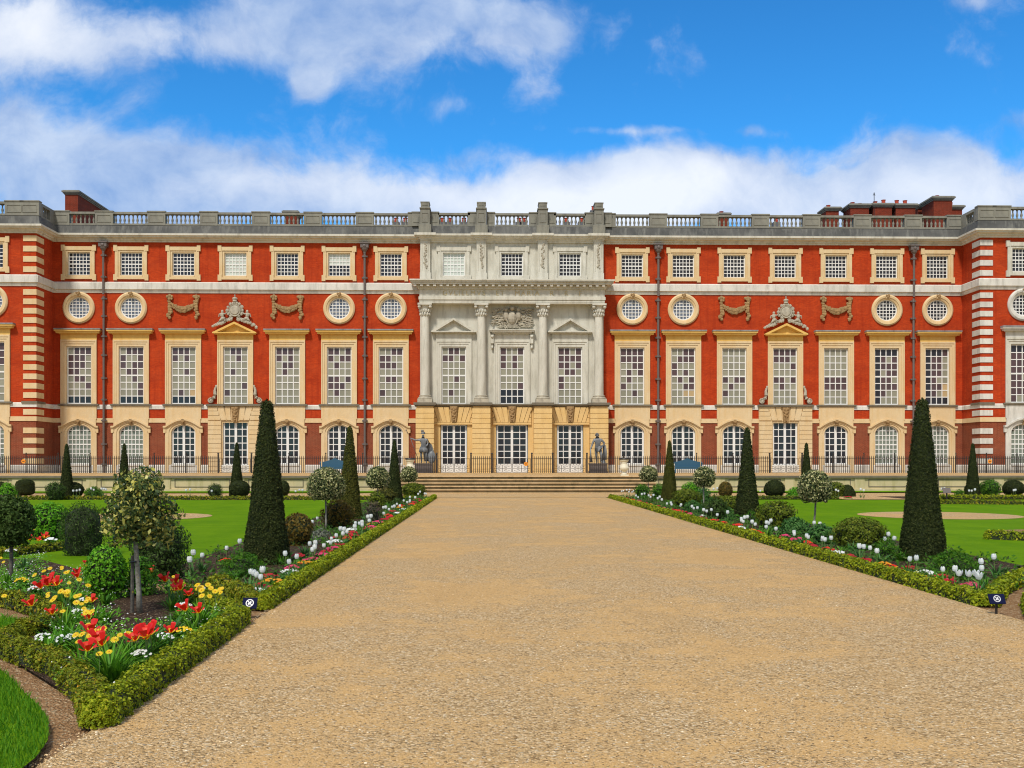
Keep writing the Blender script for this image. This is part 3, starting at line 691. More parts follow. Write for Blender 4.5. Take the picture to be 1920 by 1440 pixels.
# oculus
def ocring(mat):
    m = MB(); m.lathe([(.80, .2), (.80, -.06), (.88, -.10), (.93, -.10), (.95, -.16), (1.08, -.18), (1.13, -.14), (1.18, -.10), (1.18, .02), (1.10, .2), (.80, .2)], 48, (0, 0, 13.14), 0, 'y')
    m.box(-.12, .12, -.24, .0, 14.0, 14.28); return m.mesh('oculus_surround', [mat], smooth=False)
OC = {'cream': ocring(M['cream']), 'white': ocring(M['white'])}
fm = MB(); fm.lathe([(.80, .10), (.80, .06), (.72, .06), (.72, .16), (.80, .16)], 40, (0, 0, 13.14), 0, 'y')
for i in range(-2, 3):
    x_ = i * .245; h_ = math.sqrt(.73 ** 2 - x_ ** 2); fm.box(x_ - .026, x_ + .026, .08, .14, 13.14 - h_, 13.14 + h_); fm.box(-h_, h_, .085, .135, 13.14 + x_ - .026, 13.14 + x_ + .026)
OF = fm.mesh('window_frame', [M['paint']])
def opane(mat):
    m = MB()
    for i in range(6):
        for j in range(6):
            x0, z0 = -.735 + .245 * i, -.735 + .245 * j
            if min(abs(x0), abs(x0 + .245)) ** 2 + min(abs(z0), abs(z0 + .245)) ** 2 > .55: continue
            m.add([(x0, .12, 13.14 + z0), (x0 + .245, .12, 13.14 + z0), (x0 + .245, .12, 13.14 + z0 + .245), (x0, .12, 13.14 + z0 + .245)], [(0, 1, 2, 3)])
    return m.mesh('panes', [mat], fix=False)
OPS, OPD = opane(M['gs']), opane(M['gd'])
km = MB(); lumps(km, [(-.08, -.26, 14.22), (.08, -.26, 14.22), (0, -.28, 14.12), (0, -.26, 14.02)], .1); OKEY = km.mesh('keystone', [M['carve']])
def oculus(x, y, white, dark):
    s = link('oculus_surround', OC['white' if white else 'cream'], pal, (x, y, 0)); link('window_frame', OF, s); link('panes', OPD if dark else OPS, s); link('keystone', OKEY, s)
# festoon: H-shaped swag of fruit
def festoon():
    m = MB(); n = 9
    for s in (-1, 1):
        for i in range(n):
            z = 13.95 - 1.55 * i / (n - 1); wd = .16
            lumps(m, [(s * 1.0 + rnd.uniform(-wd, wd), -.14, z), (s * 1.0 + rnd.uniform(-wd, wd), -.12, z + .06), (s * 1.0, -.16, z + .03)], .125)
        lumps(m, [(s * 1.16, -.12, 13.98), (s * .84, -.12, 13.98), (s * 1.0, -.16, 13.88)], .12)
    for i in range(17):
        t = -1 + i / 8; x = t * .85; z = 13.40 - .36 * (1 - t * t); r = .12 + .10 * (1 - t * t)
        lumps(m, [(x, -.15, z), (x + rnd.uniform(-.05, .05), -.13, z - r * .7), (x, -.13, z + r * .5)], .075 + .05 * (1 - t * t))
    return m
def humanish(m, x, z, s, y=-.22, r=1.0):
    """small carved cherub facing inwards"""
    m.ell((x, y, z + .52 * r), (.10 * r, .10, .12 * r)); m.ell((x + .02 * s, y, z + .26 * r), (.15 * r, .12, .20 * r)); m.ell((x - .05 * s, y, z), (.19 * r, .13, .14 * r))
    m.tube([(x, y, z + .36 * r), (x - .22 * s * r, y - .03, z + .34 * r), (x - .36 * s * r, y, z + .46 * r)], [.07 * r, .055 * r, .045 * r]); m.tube([(x, y, z + .36 * r), (x + .22 * s * r, y - .02, z + .30 * r), (x + .26 * s * r, y, z + .12 * r)], [.07 * r, .055 * r, .04 * r])
    m.tube([(x - .05 * s, y, z), (x - .26 * s * r, y - .06, z - .10 * r), (x - .22 * s * r, y - .03, z - .34 * r)], [.11 * r, .08 * r, .05 * r]); m.tube([(x, y, z), (x + .14 * s * r, y - .05, z - .14 * r), (x + .30 * s * r, y, z - .30 * r)], [.11 * r, .08 * r, .05 * r])
def coat_of_arms():
    m = MB()
    m.lathe([(0, -.34), (.30, -.32), (.36, -.26), (.44, -.30), (.47, -.24), (.46, .0)], 24, (0, 0, 12.95), 0, 'y')
    for s in (-1, 1):
        lumps(m, [(s * .5, -.2, 13.2), (s * .56, -.2, 12.95), (s * .48, -.2, 12.7), (s * .33, -.22, 13.42), (s * .3, -.22, 12.52)], .12)
        humanish(m, s * .92, 12.35, s)
        for i in range(10):
            t = i / 9; lumps(m, [(s * (.25 + 1.35 * t), -.26, 12.30 - .56 * t + rnd.uniform(-.05, .08)), (s * (.2 + 1.2 * t), -.2, 12.42 - .52 * t)], .11)
    lumps(m, [(0, -.24, 13.5), (-.14, -.22, 13.48), (.14, -.22, 13.48), (0, -.22, 13.6)], .13)
    m.lathe([(.02, 0), (.17, .02), (.15, .10), (.20, .22), (.16, .30), (.06, .34), (.05, .38), (.0, .38)], 10, (0, -.2, 13.6)); m.ell((0, -.2, 14.06), (.06, .06, .08))
    return m
def pediment(z0=11.16, hw=1.62, rise=.78, proj=.44):
    m = MB(); m.box(-1.33, 1.33, -.09, .02, 10.76, z0)
    m.box(-hw + .1, hw - .1, -proj + .12, .02, z0, z0 + .07); m.box(-hw, hw, -proj, .02, z0 + .07, z0 + .15)
    A = [(-hw, z0 + .15), (0, z0 + .15 + rise), (hw, z0 + .15)]
    m.prism_y([(-hw + .3, z0 + .15), (hw - .3, z0 + .15), (0, z0 + .15 + rise - .15)], -.10, .02)
    for s in (-1, 1):
        t = .17
        pts = [(s * hw, z0 + .15), (0, z0 + .15 + rise), (0, z0 + .15 + rise - t), (s * (hw - .34), z0 + .15)]
        m.prism_y(pts if s < 0 else pts[::-1], -proj, .02)
        pts = [(s * (hw - .34), z0 + .15), (0, z0 + .15 + rise - t), (0, z0 + .15 + rise - t - .08), (s * (hw - .52), z0 + .15)]
        m.prism_y(pts if s < 0 else pts[::-1], -proj + .18, .02)
    return m
PED, PEDW = pediment().mesh('pediment', [M['yel']]), pediment(z0=11.25, hw=1.66, rise=.98).mesh('pediment', [M['light']])
ARMS = coat_of_arms().mesh('coat_of_arms', [M['cgrey']]); FEST = festoon().mesh('festoon', [M['carve']])
def scroll(s):
    m = MB(); pts = [(s * 1.42, -.12, 7.25), (s * 1.50, -.13, 7.0), (s * 1.48, -.14, 6.7), (s * 1.56, -.14, 6.45), (s * 1.75, -.15, 6.3)]
    m.tube(pts, [.07, .10, .13, .15, .12], 8)
    for i in range(14):
        a = i * .55; r = .24 * (1 - i / 18); m.ell((s * (1.78 + r * math.sin(a) * .9), -.16, 6.23 + r * math.cos(a) * .8), (.07, .1, .07), 0, 6, 4)
    m.ell((s * 1.78, -.16, 6.22), (.12, .12, .12)); m.ell((s * 1.40, -.12, 7.3), (.09, .08, .12)); m.ell((s * 1.47, -.12, 7.15), (.1, .08, .08))
    return m
SCR = [scroll(-1).mesh('scroll', [M['cgrey']]), scroll(1).mesh('scroll', [M['cgrey']])]
# rusticated doorway of the side ranges
def rustdoor():
    m = MB(); z = ZB
    zs = np.linspace(1.0, 4.72, 12)
    m.box(-2.02, -1.02, -.10, .02, ZB, 5.84); m.box(1.02, 2.02, -.10, .02, ZB, 5.84)
    for s in (-1, 1):
        a = sorted((s * 1.02, s * 2.02))
        m.box(a[0], a[1], -.16, -.10, ZB, 1.0)
        for i in range(11): m.box(a[0] + .01, a[1] - .01, -.16, -.10, zs[i] + .03, zs[i + 1])
        # stepped flat-arch blocks
        e1 = [(s * .25, 4.78), (s * 1.02, 4.78), (s * 2.0, 4.78)]
        for (xa, xb, ya, yb) in ((.30, .62, .30, .50), (.66, 1.05, .54, .85)):
            pts = [(s * xa, 4.80), (s * xb, 4.80), (s * (xb + .25), 5.80), (s * (xa + .08), 5.80)]
            m.prism_y(pts if s > 0 else pts[::-1], -.17, -.1)
        for j, zz in enumerate((4.80, 5.14, 5.48)):
            xa = 1.10 + .10 * j; a = sorted((s * xa, s * 2.0)); m.box(a[0], a[1], -.17, -.10, zz, zz + .31)
    m.box(-1.02, 1.02, -.10, .15, 4.72, 5.84)
    for s in (-1, 1): a = sorted((s * .94, s * 1.02)); m.box(a[0], a[1], -.04, .2, ZB, 4.72)
    return m
RD = rustdoor().mesh('door_surround', [M['cream']])
kb = MB(); kb.prism_y([(-.17, 4.66), (.17, 4.66), (.27, 5.82), (-.27, 5.82)], -.24, -.08)
lumps(kb, [(-.10, -.27, 5.65), (.10, -.27, 5.65), (0, -.3, 5.55), (0, -.3, 5.35), (-.05, -.28, 5.2), (.05, -.28, 5.1), (0, -.28, 4.95), (0, -.27, 4.8), (-.12, -.26, 5.45), (.12, -.26, 5.45)], .11)
KBIG = kb.mesh('keystone', [M['carve']])
def ironpanel(m, x0, x1, y, z0, z1, r=.012):
    """wrought scrollwork in a rectangle"""
    cx, cz, w_, h_ = (x0 + x1) / 2, (z0 + z1) / 2, (x1 - x0) / 2, (z1 - z0) / 2
    for s in (-1, 1):
        for t in (-1, 1):
            pts = []
            for i in range(12):
                a = i * .5; q = 1 - i / 15
                pts.append((cx + s * (w_ * .48 + w_ * .38 * q * math.cos(a)), y, cz + t * (h_ * .45 + h_ * .40 * q * math.sin(a))))
            m.tube(pts, r, 4)
    m.tube([(cx, y, z0), (cx, y, z1)], r, 4); m.tube([(x0, y, cz), (x1, y, cz)], r, 4)
def doors(hw, ztop):
    f_, p_ = glazing(hw, ZB, ztop, 4, 6, .12, leaves=True, door=.62, bar=.06, frame=.08)
    f_.box(-hw + .08, hw - .08, .17, .2, ZB + .08, ZB + .62)
    g_ = MB()
    for s in (-1, 1): ironpanel(g_, *sorted((s * .10, s * (hw - .12))), .14, ZB + .1, ZB + .62)
    return f_.mesh('door_frame', [M['paint']]), p_.mesh('panes', [M['gd']], fix=False), g_.mesh('ironwork', [M['iron']])
D1, D2 = doors(.94, 4.72), doors(1.16, 4.44)
def put_door(parent, d):
    a = link('french_doors', d[0], pal, parent); link('panes', d[1], a); link('ironwork', d[2], a)
def bay(x, y, k, white=False):
    mt = M['white'] if white else M['yel']
    s = first_floor(x, y, white)
    if k == 3:
        link('pediment', PED, s); link('coat_of_arms', ARMS, pal, (x, y, 0))
        for q in SCR: link('scroll', q, pal, (x, y, 0))
        r_ = link('door_surround', RD, pal, (x, y, 0)); link('keystone', KBIG, r_)
        m = MB(); m.box(-2.12, 2.12, -.30, .1, 5.84, 5.985); m.build('sill', M['sill'], r_); put_door((x, y, 0), D1)
    else:
        hood(s, mt); apron(x, y, white)
        ground_window(x, y, 'sash' if k in (5, 6, 7) else 'french', white)
    light_top = {-20: 'wwwwww ' * 6, -12: 'wwwwww ' * 3 + 'bbbbbb ' * 3}
    pt = next((v for q, v in light_top.items() if abs(x - q) < 1.2), None)
    top_window(x, y, 'light' if white else 'cream', pt.split() if pt else None)
    if k in (0, 1, 5, 6, 7): oculus(x, y, white, x > 24)
    if k in (2, 4): link('festoon', FEST, pal, (x, y, 0))
for sgn in (-1, 1):
    for k in range(7): bay(sgn * (9.05 + 3.858 * k), 0, k)
for x in PVX: bay(x, -PJ, 7, x > 0)
# downpipes
def downpipe(x):
    m = MB(); m.tube([(0, -.22, ZB), (0, -.22, 14.0)], .085, 8); m.tube([(0, -.30, 14.1), (0, -.30, 17.3)], .085, 8); o = m.build('downpipe', M['pipe'], pal, (x, 0, 0))
    h = MB(); h.box(-.30, .30, -.52, -.06, 17.62, 17.92); h.box(-.36, .36, -.58, -.02, 17.92, 18.0); h.lathe([(.26, .3), (.22, .16), (.10, .0), (.10, -.1)], 8, (0, -.3, 17.32)); h.ell((0, -.54, 17.75), (.12, .06, .12)); h.build('hopper', M['pipe'], o)
    for z, y_ in [(a, -.22) for a in (1.5, 3.0, 4.75, 6.3, 7.9, 9.6, 11.0, 12.5, 13.8)] + [(15.4, -.30), (17.0, -.30)]:
        h = MB(); h.lathe([(.085, -.09), (.13, -.08), (.13, .08), (.085, .09)], 8, (0, y_, z)); h.box(-.2, .2, y_ + .02, -.0, z - .05, z + .05); h.build('bracket', M['pipe'], o)
for x in (-30.3, -10.98, 10.98, 30.3): downpipe(x)

# balustrade: pedestals between the bays, balusters above them
bmesh_ = MB(); bmesh_.lathe([(.085, 0), (.085, .05), (.05, .08), (.085, .22), (.095, .30), (.05, .45), (.045, .56), (.075, .60), (.085, .63), (.085, .68)], 8, (0, 0, 0)); BAL = bmesh_.mesh('baluster', [M['grey']], smooth=True)
ZR = 19.24
def rail(x0, x1, y, alongy=False):
    m = MB()
    if not alongy: m.box(x0, x1, y - .2, y + .2, ZR, ZR + .13); m.box(x0, x1, y - .22, y + .22, ZR + .83, ZR + .99)
    return m.build('balustrade', M['grey'], pal)
pedm = MB(); pedm.box(-.66, .66, -.22, .22, ZR, ZR + .99)
pedm.box(-.52, .52, -.25, -.22, ZR + .22, ZR + .26); pedm.box(-.52, .52, -.25, -.22, ZR + .72, ZR + .76); pedm.box(-.52, -.48, -.25, -.22, ZR + .26, ZR + .72); pedm.box(.48, .52, -.25, -.22, ZR + .26, ZR + .72)
pedm.box(-.69, .69, -.27, .27, ZR + .99, ZR + 1.07); PEDS = pedm.mesh('parapet_pedestal', [M['grey']])
yb = -.05
nb = [0]; rest = MB()
def add_bal(o, x, y):
    if abs(x) < 23.5 and nb[0] < 100: link('baluster', BAL, o, (x, y, ZR + .13)); nb[0] += 1
    else: rest.lathe([(.085, 0), (.085, .05), (.05, .08), (.085, .22), (.095, .30), (.05, .45), (.045, .56), (.075, .60), (.085, .63), (.085, .70)], 8, (x, y, ZR + .13))
def span(x0, x1, y, n=8):
    o = rail(x0, x1, y); s = (x1 - x0) / n
    for i in range(n): add_bal(o, x0 + (i + .5) * s, y)
edges = [-HW + .2] + [-(9.05 + 3.858 * k) - 1.929 for k in range(5, -1, -1)] + [-CW - .35]
for sgn in (-1, 1):
    peds = [sgn * (9.05 + 3.858 * k + 1.929) for k in range(7)]
    for k in range(7):
        x = sgn * (9.05 + 3.858 * k); inner = sgn * (7.15 + .55) if k == 0 else x - sgn * 1.929 + sgn * .66
        span(*sorted((inner if k else x - sgn * 1.27, x + sgn * 1.27)), yb)
        if k < 6: link('parapet_pedestal', PEDS, pal, (peds[k], yb, 0))
    link('parapet_pedestal', PEDS, pal, (sgn * (HW - .62), yb, 0))
    for x in ([q for q in PVX if q * sgn > 0]):
        span(x - 1.27, x + 1.27, -PJ + yb)
    for q in (HW + .35, HW + 1.45, 39.17, 43.1): link('parapet_pedestal', PEDS, pal, (sgn * q, -PJ + yb, 0))
    m = MB(); a = sorted((sgn * (HW - .22), sgn * (HW + .22))); m.box(a[0], a[1], -PJ + .2, -.3, ZR, ZR + .13); m.box(a[0], a[1], -PJ + .2, -.3, ZR + .83, ZR + 1.03); m.box(a[0], a[1], -1.1, -.3, ZR + .13, ZR + .83); m.box(a[0], a[1], -PJ + .2, -2.4, ZR + .13, ZR + .83)
    o = m.build('balustrade', M['grey'], pal)
    for i in range(4): rest.lathe([(.085, 0), (.05, .08), (.10, .22), (.06, .45), (.045, .56), (.085, .63), (.085, .7)], 8, (sgn * HW, -2.2 + i * .3, ZR + .13))
for sgn in (-1, 1):
    span(*sorted((sgn * 2.28 + sgn * .85, sgn * 6.47 - sgn * .95)), yb - .2, 8)
span(-1.25, 1.25, yb - .2)
r_ = rest.build('balusters', M['grey'], pal, smooth=True); r_['kind'] = 'stuff'

# ------------- stone centrepiece
zc = lambda Y: 1.6 + (868 - Y) * .04
CY = -.35
holes = [(-1.2, 1.2, 5.99, 10.7)] + [(s * 4.34 - 1.2, s * 4.34 + 1.2, 5.99, 10.7) for s in (-1, 1)] + [(x - 1.1, x + 1.1, 15.3, 17.6) for x in (-4.34, 0, 4.34)]
wall_grid(-CW, CW, 5.8, ZT, holes, CY, 'centre_wall', [M['light']])
for s in (-1, 1):
    m = MB(); m.box(*sorted((s * (CW - .02), s * CW)), CY + .001, .05, 5.8, ZT); m.build('centre_return', M['light'], pal)
hg = [(x - h, x + h, ZB, 4.44) for x, h in ((-4.34, 1.0), (0, 1.2), (4.34, 1.0))]
wall_grid(-CW, CW, ZB, 5.8, hg, CY, 'rusticated_wall', [M['base']])
for s in (-1, 1):
    m = MB(); m.box(*sorted((s * (CW - .02), s * CW)), CY + .001, .05, ZB, 5.8); m.build('rusticated_return', M['base'], pal)
for x in (-6.45, -2.28, 2.28, 6.45):
    m = MB(); m.box(-.62, .62, -1.18, CY, ZB, 5.78)
    zz = 1.16
    m.box(-.70, .70, -1.26, CY, ZB, 1.13)
    while zz < 5.5: m.box(-.67, .67, -1.23, CY, zz, zz + .345); zz += .375
    m.build('rusticated_pier', M['base'], pal, (x, 0, 0))
    # ledge over the pier, column base, shaft, capital
    m = MB(); m.box(-.82, .82, -1.40, CY, 5.88, 6.06); m.box(-.74, .74, -1.30, CY, 5.78, 5.88); m.build('pier_ledge', M['sill'], pal, (x, 0, 0))
    c = MB(); c.lathe([(.36, .55), (.345, 1.2), (.335, 3.0), (.30, 6.30), (.30, 6.42)], 24, (0, -.82, 6.06)); col = c.build('column', M['light'], pal, (x, 0, 0), smooth=True)
    b_ = MB(); b_.box(-.54, .54, -1.36, CY, 6.06, 6.34); b_.lathe([(.52, .28), (.54, .34), (.50, .40), (.44, .42), (.43, .47), (.46, .51), (.42, .55), (.36, .56)], 24, (0, -.82, 6.06)); b_.build('column_base', M['cgrey'], col)
    k_ = MB(); k_.lathe([(.30, 0), (.34, .03), (.30, .06), (.32, .4), (.38, .72), (.44, .80)], 20, (0, -.82, 12.46))
    for i in range(12):
        a = 2 * math.pi * i / 12
        for z_, rr, sz in ((12.62, .36, .10), (12.86, .39, .10)): k_.ell((rr * math.cos(a + (z_ > 12.7) * .26), -.82 + rr * math.sin(a + (z_ > 12.7) * .26), z_), (sz * .75, sz * .75, sz * 1.3), 0, 6, 4)
    for sx in (-1, 1):
        for sy in (-1, 1): k_.ell((sx * .40, -.82 + sy * .38, 13.14), (.13, .13, .13), 0, 8, 5)
    k_.box(-.52, .52, -1.34, -.36, 13.26, 13.40); k_.build('capital', M['light'], col)
    # attic pilaster with carved drop
    m = MB(); m.box(-.36, .36, CY - .28, CY, 15.1, 18.16); m.box(-.40, .40, CY - .32, CY, 15.1, 15.75)
    for a in ((-.26, -.23, 15.9, 18.0), (.23, .26, 15.9, 18.0)): m.box(a[0], a[1], CY - .31, CY - .28, a[2], a[3])
    p_ = m.build('attic_pilaster', M['light'], pal, (x, 0, 0))
    m = MB()
    for i in range(16): lumps(m, [(rnd.uniform(-.09, .09), CY - .30, 17.9 - i * .118)], .085)
    m.build('carved_drop', M['cgrey'], p_)
    m = MB()
    for o_, a, b2 in ((.40, 18.14, 18.24), (.50, 18.24, 18.36), (.66, 18.36, 18.46), (.80, 18.46, 18.64)): m.box(-o_, o_, CY - .28 - (o_ - .36), CY, a, b2)
    m.build('cornice_break', M['light'], p_)
    m = MB(); m.box(-.46, .46, -1.05, .1, 18.64, 19.24); m.box(-.35, .35, -.98, .1, 19.24, 20.42); m.box(-.24, .24, -1.01, -.98, 19.42, 19.46); m.box(-.24, .24, -1.01, -.98, 20.08, 20.12); m.box(-.24, -.21, -1.01, -.98, 19.46, 20.08); m.box(.21, .24, -1.01, -.98, 19.46, 20.08)
    m.box(-.40, .40, -1.05, .15, 20.42, 20.50); m.box(-.31, .31, -.95, .05, 20.50, 20.86); m.box(-.34, .34, -.98, .1, 20.86, 20.94); m.box(-.2, .2, -.97, -.95, 20.66, 20.84)
    m.build('crowning_pedestal', M['grey'], pal, (x, 0, 0))
    for s in (-1, 1):
        if abs(x + s * .9) > 7.5: continue
        m = MB(); m.box(*sorted((s * .36, s * 1.0)), -.47, .0, ZR, ZR + .99); m.box(*sorted((s * .36, s * 1.03)), -.52, .04, ZR + .99, ZR + 1.07); m.box(*sorted((s * .48, s * .9)), -.50, -.47, ZR + .26, ZR + .72); m.build('parapet_pedestal', M['grey'], pal, (x, 0, 0))
    if abs(x) > 5:
        s = 1 if x > 0 else -1; m = MB(); m.box(*sorted((x + s * .40, x + s * 1.33)), -.30, .2, ZR, ZR + .99); m.box(*sorted((x + s * .4, x + s * 1.33)), -.34, .24, ZR + .99, ZR + 1.07); m.build('parapet_pedestal', M['grey'], pal)
m = MB(); m.sweep([(-CW, CY), (CW, CY)], [(0, 18.62), (.44, 18.62), (.40, 18.7), (.25, 19.2), (0, 19.24)]); m.build('parapet', M['dark'], pal)
m = MB(); m.sweep([(-CW, CY), (CW, CY)], [(q[0] + .02, q[1] + .003) for q in cprof]); m.build('cornice', M['light'], pal)
m = MB(); m.sweep([(-CW, CY), (CW, CY)], [(0, 5.80), (.14, 5.80), (.24, 5.90), (.24, 6.0), (0, 6.0)]); m.build('ledge', M['sill'], pal)
EY = -1.16
en = MB(); en.box(-CW, CW, EY + .02, CY, 13.40, 13.50); en.box(-CW - .01, CW + .01, EY, CY, 13.50, 13.66); en.box(-CW - .06, CW + .06, EY - .06, CY, 13.66, 13.88); en.box(-CW, CW, EY + .02, CY, 13.88, 14.44)
en = en.build('entablature', M['light'], pal)
m = MB()
for o_, a, b2 in ((.10, 14.44, 14.54), (.16, 14.54, 14.72), (.50, 14.74, 14.88), (.60, 14.88, 14.98), (.68, 14.98, 15.08)): m.box(-CW - o_, CW + o_, EY - o_, CY, a, b2)
m.build('cornice', M['light'], en)
x = -CW - .3
while x < CW + .35:
    m = MB(); m.box(x - .10, x + .10, EY - .44, EY - .16, 14.60, 14.737); m.build('modillion', M['white'], en); x += .4785
tx = bpy.data.curves.new('inscription', 'FONT'); tx.body = 'GVLIELMVS   ET   MARIA   R   R   F'; tx.size = .50; tx.extrude = .012; tx.align_x = 'CENTER'; tx.space_character = 1.35
to = bpy.data.objects.new('inscription', tx); COL.objects.link(to); to.parent = pal; to.location = (0, EY + .008, 13.99); to.rotation_euler = (R(90), 0, 0); tx.materials.append(M['twall'])
tm_ = bpy.data.meshes.new_from_object(to); bpy.data.objects.remove(to); tm_.materials.clear(); tm_.materials.append(M['twall'])
to = link('inscription', tm_, pal, (0, EY + .008, 13.99)); to.rotation_euler = (R(90), 0, 0)
# centre windows
for x in (-4.34, 0, 4.34):
    s = first_floor(x, CY, central=True)
    if x: link('pediment', PEDW, s)
    else:
        m = MB(); m.box(-1.33, 1.33, -.08, .02, 10.76, 11.16); m.build('frieze', M['light'], s)
        m = MB()
        for o_, a, b2 in ((.1, 11.16, 11.24), (.30, 11.24, 11.36), (.45, 11.36, 11.45), (.50, 11.45, 11.52)): m.box(-1.18 - o_, 1.18 + o_, -.02 - o_, .02, a, b2)
        m.build('cornice', M['light'], s)
        for q in (-1, 1):
            m = MB(); m.box(*sorted((q * 1.36, q * 1.58)), -.30, .0, 10.5, 11.16); m.box(*sorted((q * 1.40, q * 1.54)), -.20, .0, 10.1, 10.5); m.ell((q * 1.47, -.3, 11.0), (.11, .12, .12)); m.ell((q * 1.47, -.2, 10.2), (.08, .1, .1)); m.build('console', M['light'], s)
    pt = ('wwwwww ' * 6).split() if x < 0 else None
    top_window(x, CY, 'light', pt)
    put_door((x, CY + .05, 0), D2 if x == 0 else (D1[0], D1[1], D1[2]) if False else doors(.96, 4.44))
    # flat arch of voussoirs
    v = MB(); z0, z1 = 4.62, 5.76
    for s in (-1, 1):
        m0 = [.24, .52, .84, 1.16]; m1 = [.36, .78, 1.22, 1.50]
        for i in range(3):
            pts = [(s * (m0[i] + .015), z0), (s * (m0[i + 1] - .015), z0), (s * (m1[i + 1] - .02), z1), (s * (m1[i] + .02), z1)]
            v.prism_y(pts if s > 0 else pts[::-1], -.12, .0)
        for zz in (4.62, 5.0, 5.38):
            f = (zz - 4.62) / 1.14; xa = 1.18 + .36 * f; v.prism_y([(s * xa, zz), (s * 1.44, zz), (s * 1.44, zz + .35), (s * (xa + .10), zz + .35)] if s > 0 else [(-1.44, zz), (-xa, zz), (-xa - .10, zz + .35), (-1.44, zz + .35)], -.12, .0)
    v.box(-1.44, 1.44, -.16, .0, 4.46, 4.60)
    vo = v.build('flat_arch', M['base'], pal, (x, CY, 0)); link('keystone', KBIG, vo)
# trophy relief
m = MB()
for i in range(230):
    x = rnd.uniform(-1.42, 1.42); z = 12.38 + rnd.uniform(-.72, .78) * (1 if abs(x) < .9 else .9)
    if abs(x) > 1.42: continue
    a = rnd.uniform(-.9, .9) + (x * .8); l_ = rnd.uniform(.12, .32)
    m.tube([(x - l_ * math.sin(-a), -.08 - rnd.uniform(0, .12), z - l_ * math.cos(a) * .5), (x, -.16, z), (x + l_ * math.sin(-a), -.1, z + l_ * math.cos(a) * .5)], [.03, .055, .025], 5)
m.ell((0, -.2, 12.40), (.34, .26, .50), 0, 12, 7); m.ell((0, -.24, 13.10), (.17, .2, .17), 0, 10, 6)
for s in (-1, 1):
    m.ell((s * .46, -.24, 13.02), (.13, .16, .15), 0, 8, 5); m.ell((s * .46, -.2, 12.55), (.22, .18, .38), 0, 8, 5); m.tube([(s * .25, -.2, 12.6), (s * .42, -.25, 12.3), (s * .3, -.22, 12.0)], [.09, .08, .06])
for i in range(9): q = (i - 4) * .085; m.tube([(q * .7, -.22, 12.02), (q * 1.2, -.22, 11.66)], .045, 5)
m.build('trophy_relief', M['cgrey'], pal, (0, CY, 0))

# ------------- chimneys
def chimney(x, y, wd, dp, z1, pots, label=None):
    m = MB(); m.box(-wd / 2, wd / 2, 0, dp, 18.65, z1 - .35)
    o = m.build('chimney', M['chim'], pal, (x - PX, y, 0))
    m = MB()
    for o_, a, b2 in ((.06, -.35, -.26), (.14, -.26, -.16), (.22, -.16, -.06), (.15, -.06, 0)): m.box(-wd / 2 - o_, wd / 2 + o_, -o_, dp + o_, z1 + a, z1 + b2)
    m.build('chimney_cap', M['grey'], o)
    for px_ in pots:
        h = rnd.uniform(.22, .5); m = MB(); m.lathe([(.14, 0), (.17, h * .3), (.16, h * .8), (.20, h), (.12, h), (.10, 0)], 10, (px_, dp / 2, z1)); m.build('chimney_pot', M['pot'], o, smooth=False)
def chx(X, yd):
    a, b_ = ray(X); return a / b_ * (PY + yd)
for X, W_, Yt, yd, dp, pots in ((134, 26, 357, 9, 7.5, ()), (1561, 26, 388, 9, 1.6, (-.1,)), (1612, 38, 382, 8, 1.8, (-.3, .3)), (1655, 38, 381, 8, 1.8, (-.3, .4)), (1698, 40, 382, 8, 1.8, (-.4, .3)),
                               (1733, 26, 384, 10, 1.8, (0,)), (1768, 38, 368, 7, 2.4, (0,)), (1794, 22, 385, 9.5, 2, (-.1,)), (1357, 20, 399, 9, 1.4, (-.05,)), (545, 24, 395, 9, 1.6, ())):
    sc_ = (PY + yd) / ray(X)[1] / FP; chimney(chx(X, yd), yd, W_ * sc_ * .92, dp, 1.6 + (868 - Yt) * sc_, pots)
for X in (743, 760, 830, 843, 870, 973, 982, 1062, 1090, 1113, 1455):
    sc_ = (PY + 8) / ray(X)[1] / FP; m = MB(); zt = 1.6 + (868 - (409 if X != 1113 else 387)) * sc_
    m.lathe([(.15, -.38), (.17, -.2), (.15, -.1), (.20, 0), (.10, 0)], 10, (0, 0, zt)); m.box(-.3, .3, -.3, .3, 18.65, zt - .38, 1); m.build('chimney_pot', [M['pot'], M['slate']], pal, (chx(X, 8) - PX, 8, 0))
m = MB(); sc_ = .044; m.tube([(0, 0, 18.7), (0, 0, 1.6 + (868 - 357) * sc_)], .03, 5); m.box(-.12, .12, -.01, .01, 23.85, 23.88); m.ell((0, 0, 23.95), (.07, .07, .07), 0, 6, 4); m.build('lightning_rod', M['iron'], pal, (chx(1639, 8) - PX, 8, 0))

# ------------------------------------------------------------------ foliage generators
def quads_from(Pn, Nn, size, asp, spread, rs, curl=0):
    n = len(Pn)
    d = Nn + rs.normal(0, spread, (n, 3)); d /= np.linalg.norm(d, axis=1)[:, None] + 1e-9
    t = rs.normal(0, 1, (n, 3)); t -= (t * d).sum(1)[:, None] * d; t /= np.linalg.norm(t, axis=1)[:, None] + 1e-9
    b = np.cross(d, t); sz = (size * rs.uniform(.65, 1.35, n))[:, None]
    V = np.stack([Pn + t * sz, Pn + b * sz * asp + d * sz * .15, Pn - t * sz, Pn - b * sz * asp + d * sz * .15], 1).reshape(-1, 3)
    return V, np.arange(4 * n).reshape(-1, 4)
def lumpf(Pn, rs, amp, freq):
    o = np.zeros(len(Pn))
    for i in range(5):
        kv = rs.normal(0, freq, 3); o += np.sin(Pn @ kv + rs.uniform(0, 6))
    return 1 + amp * o / 2.2
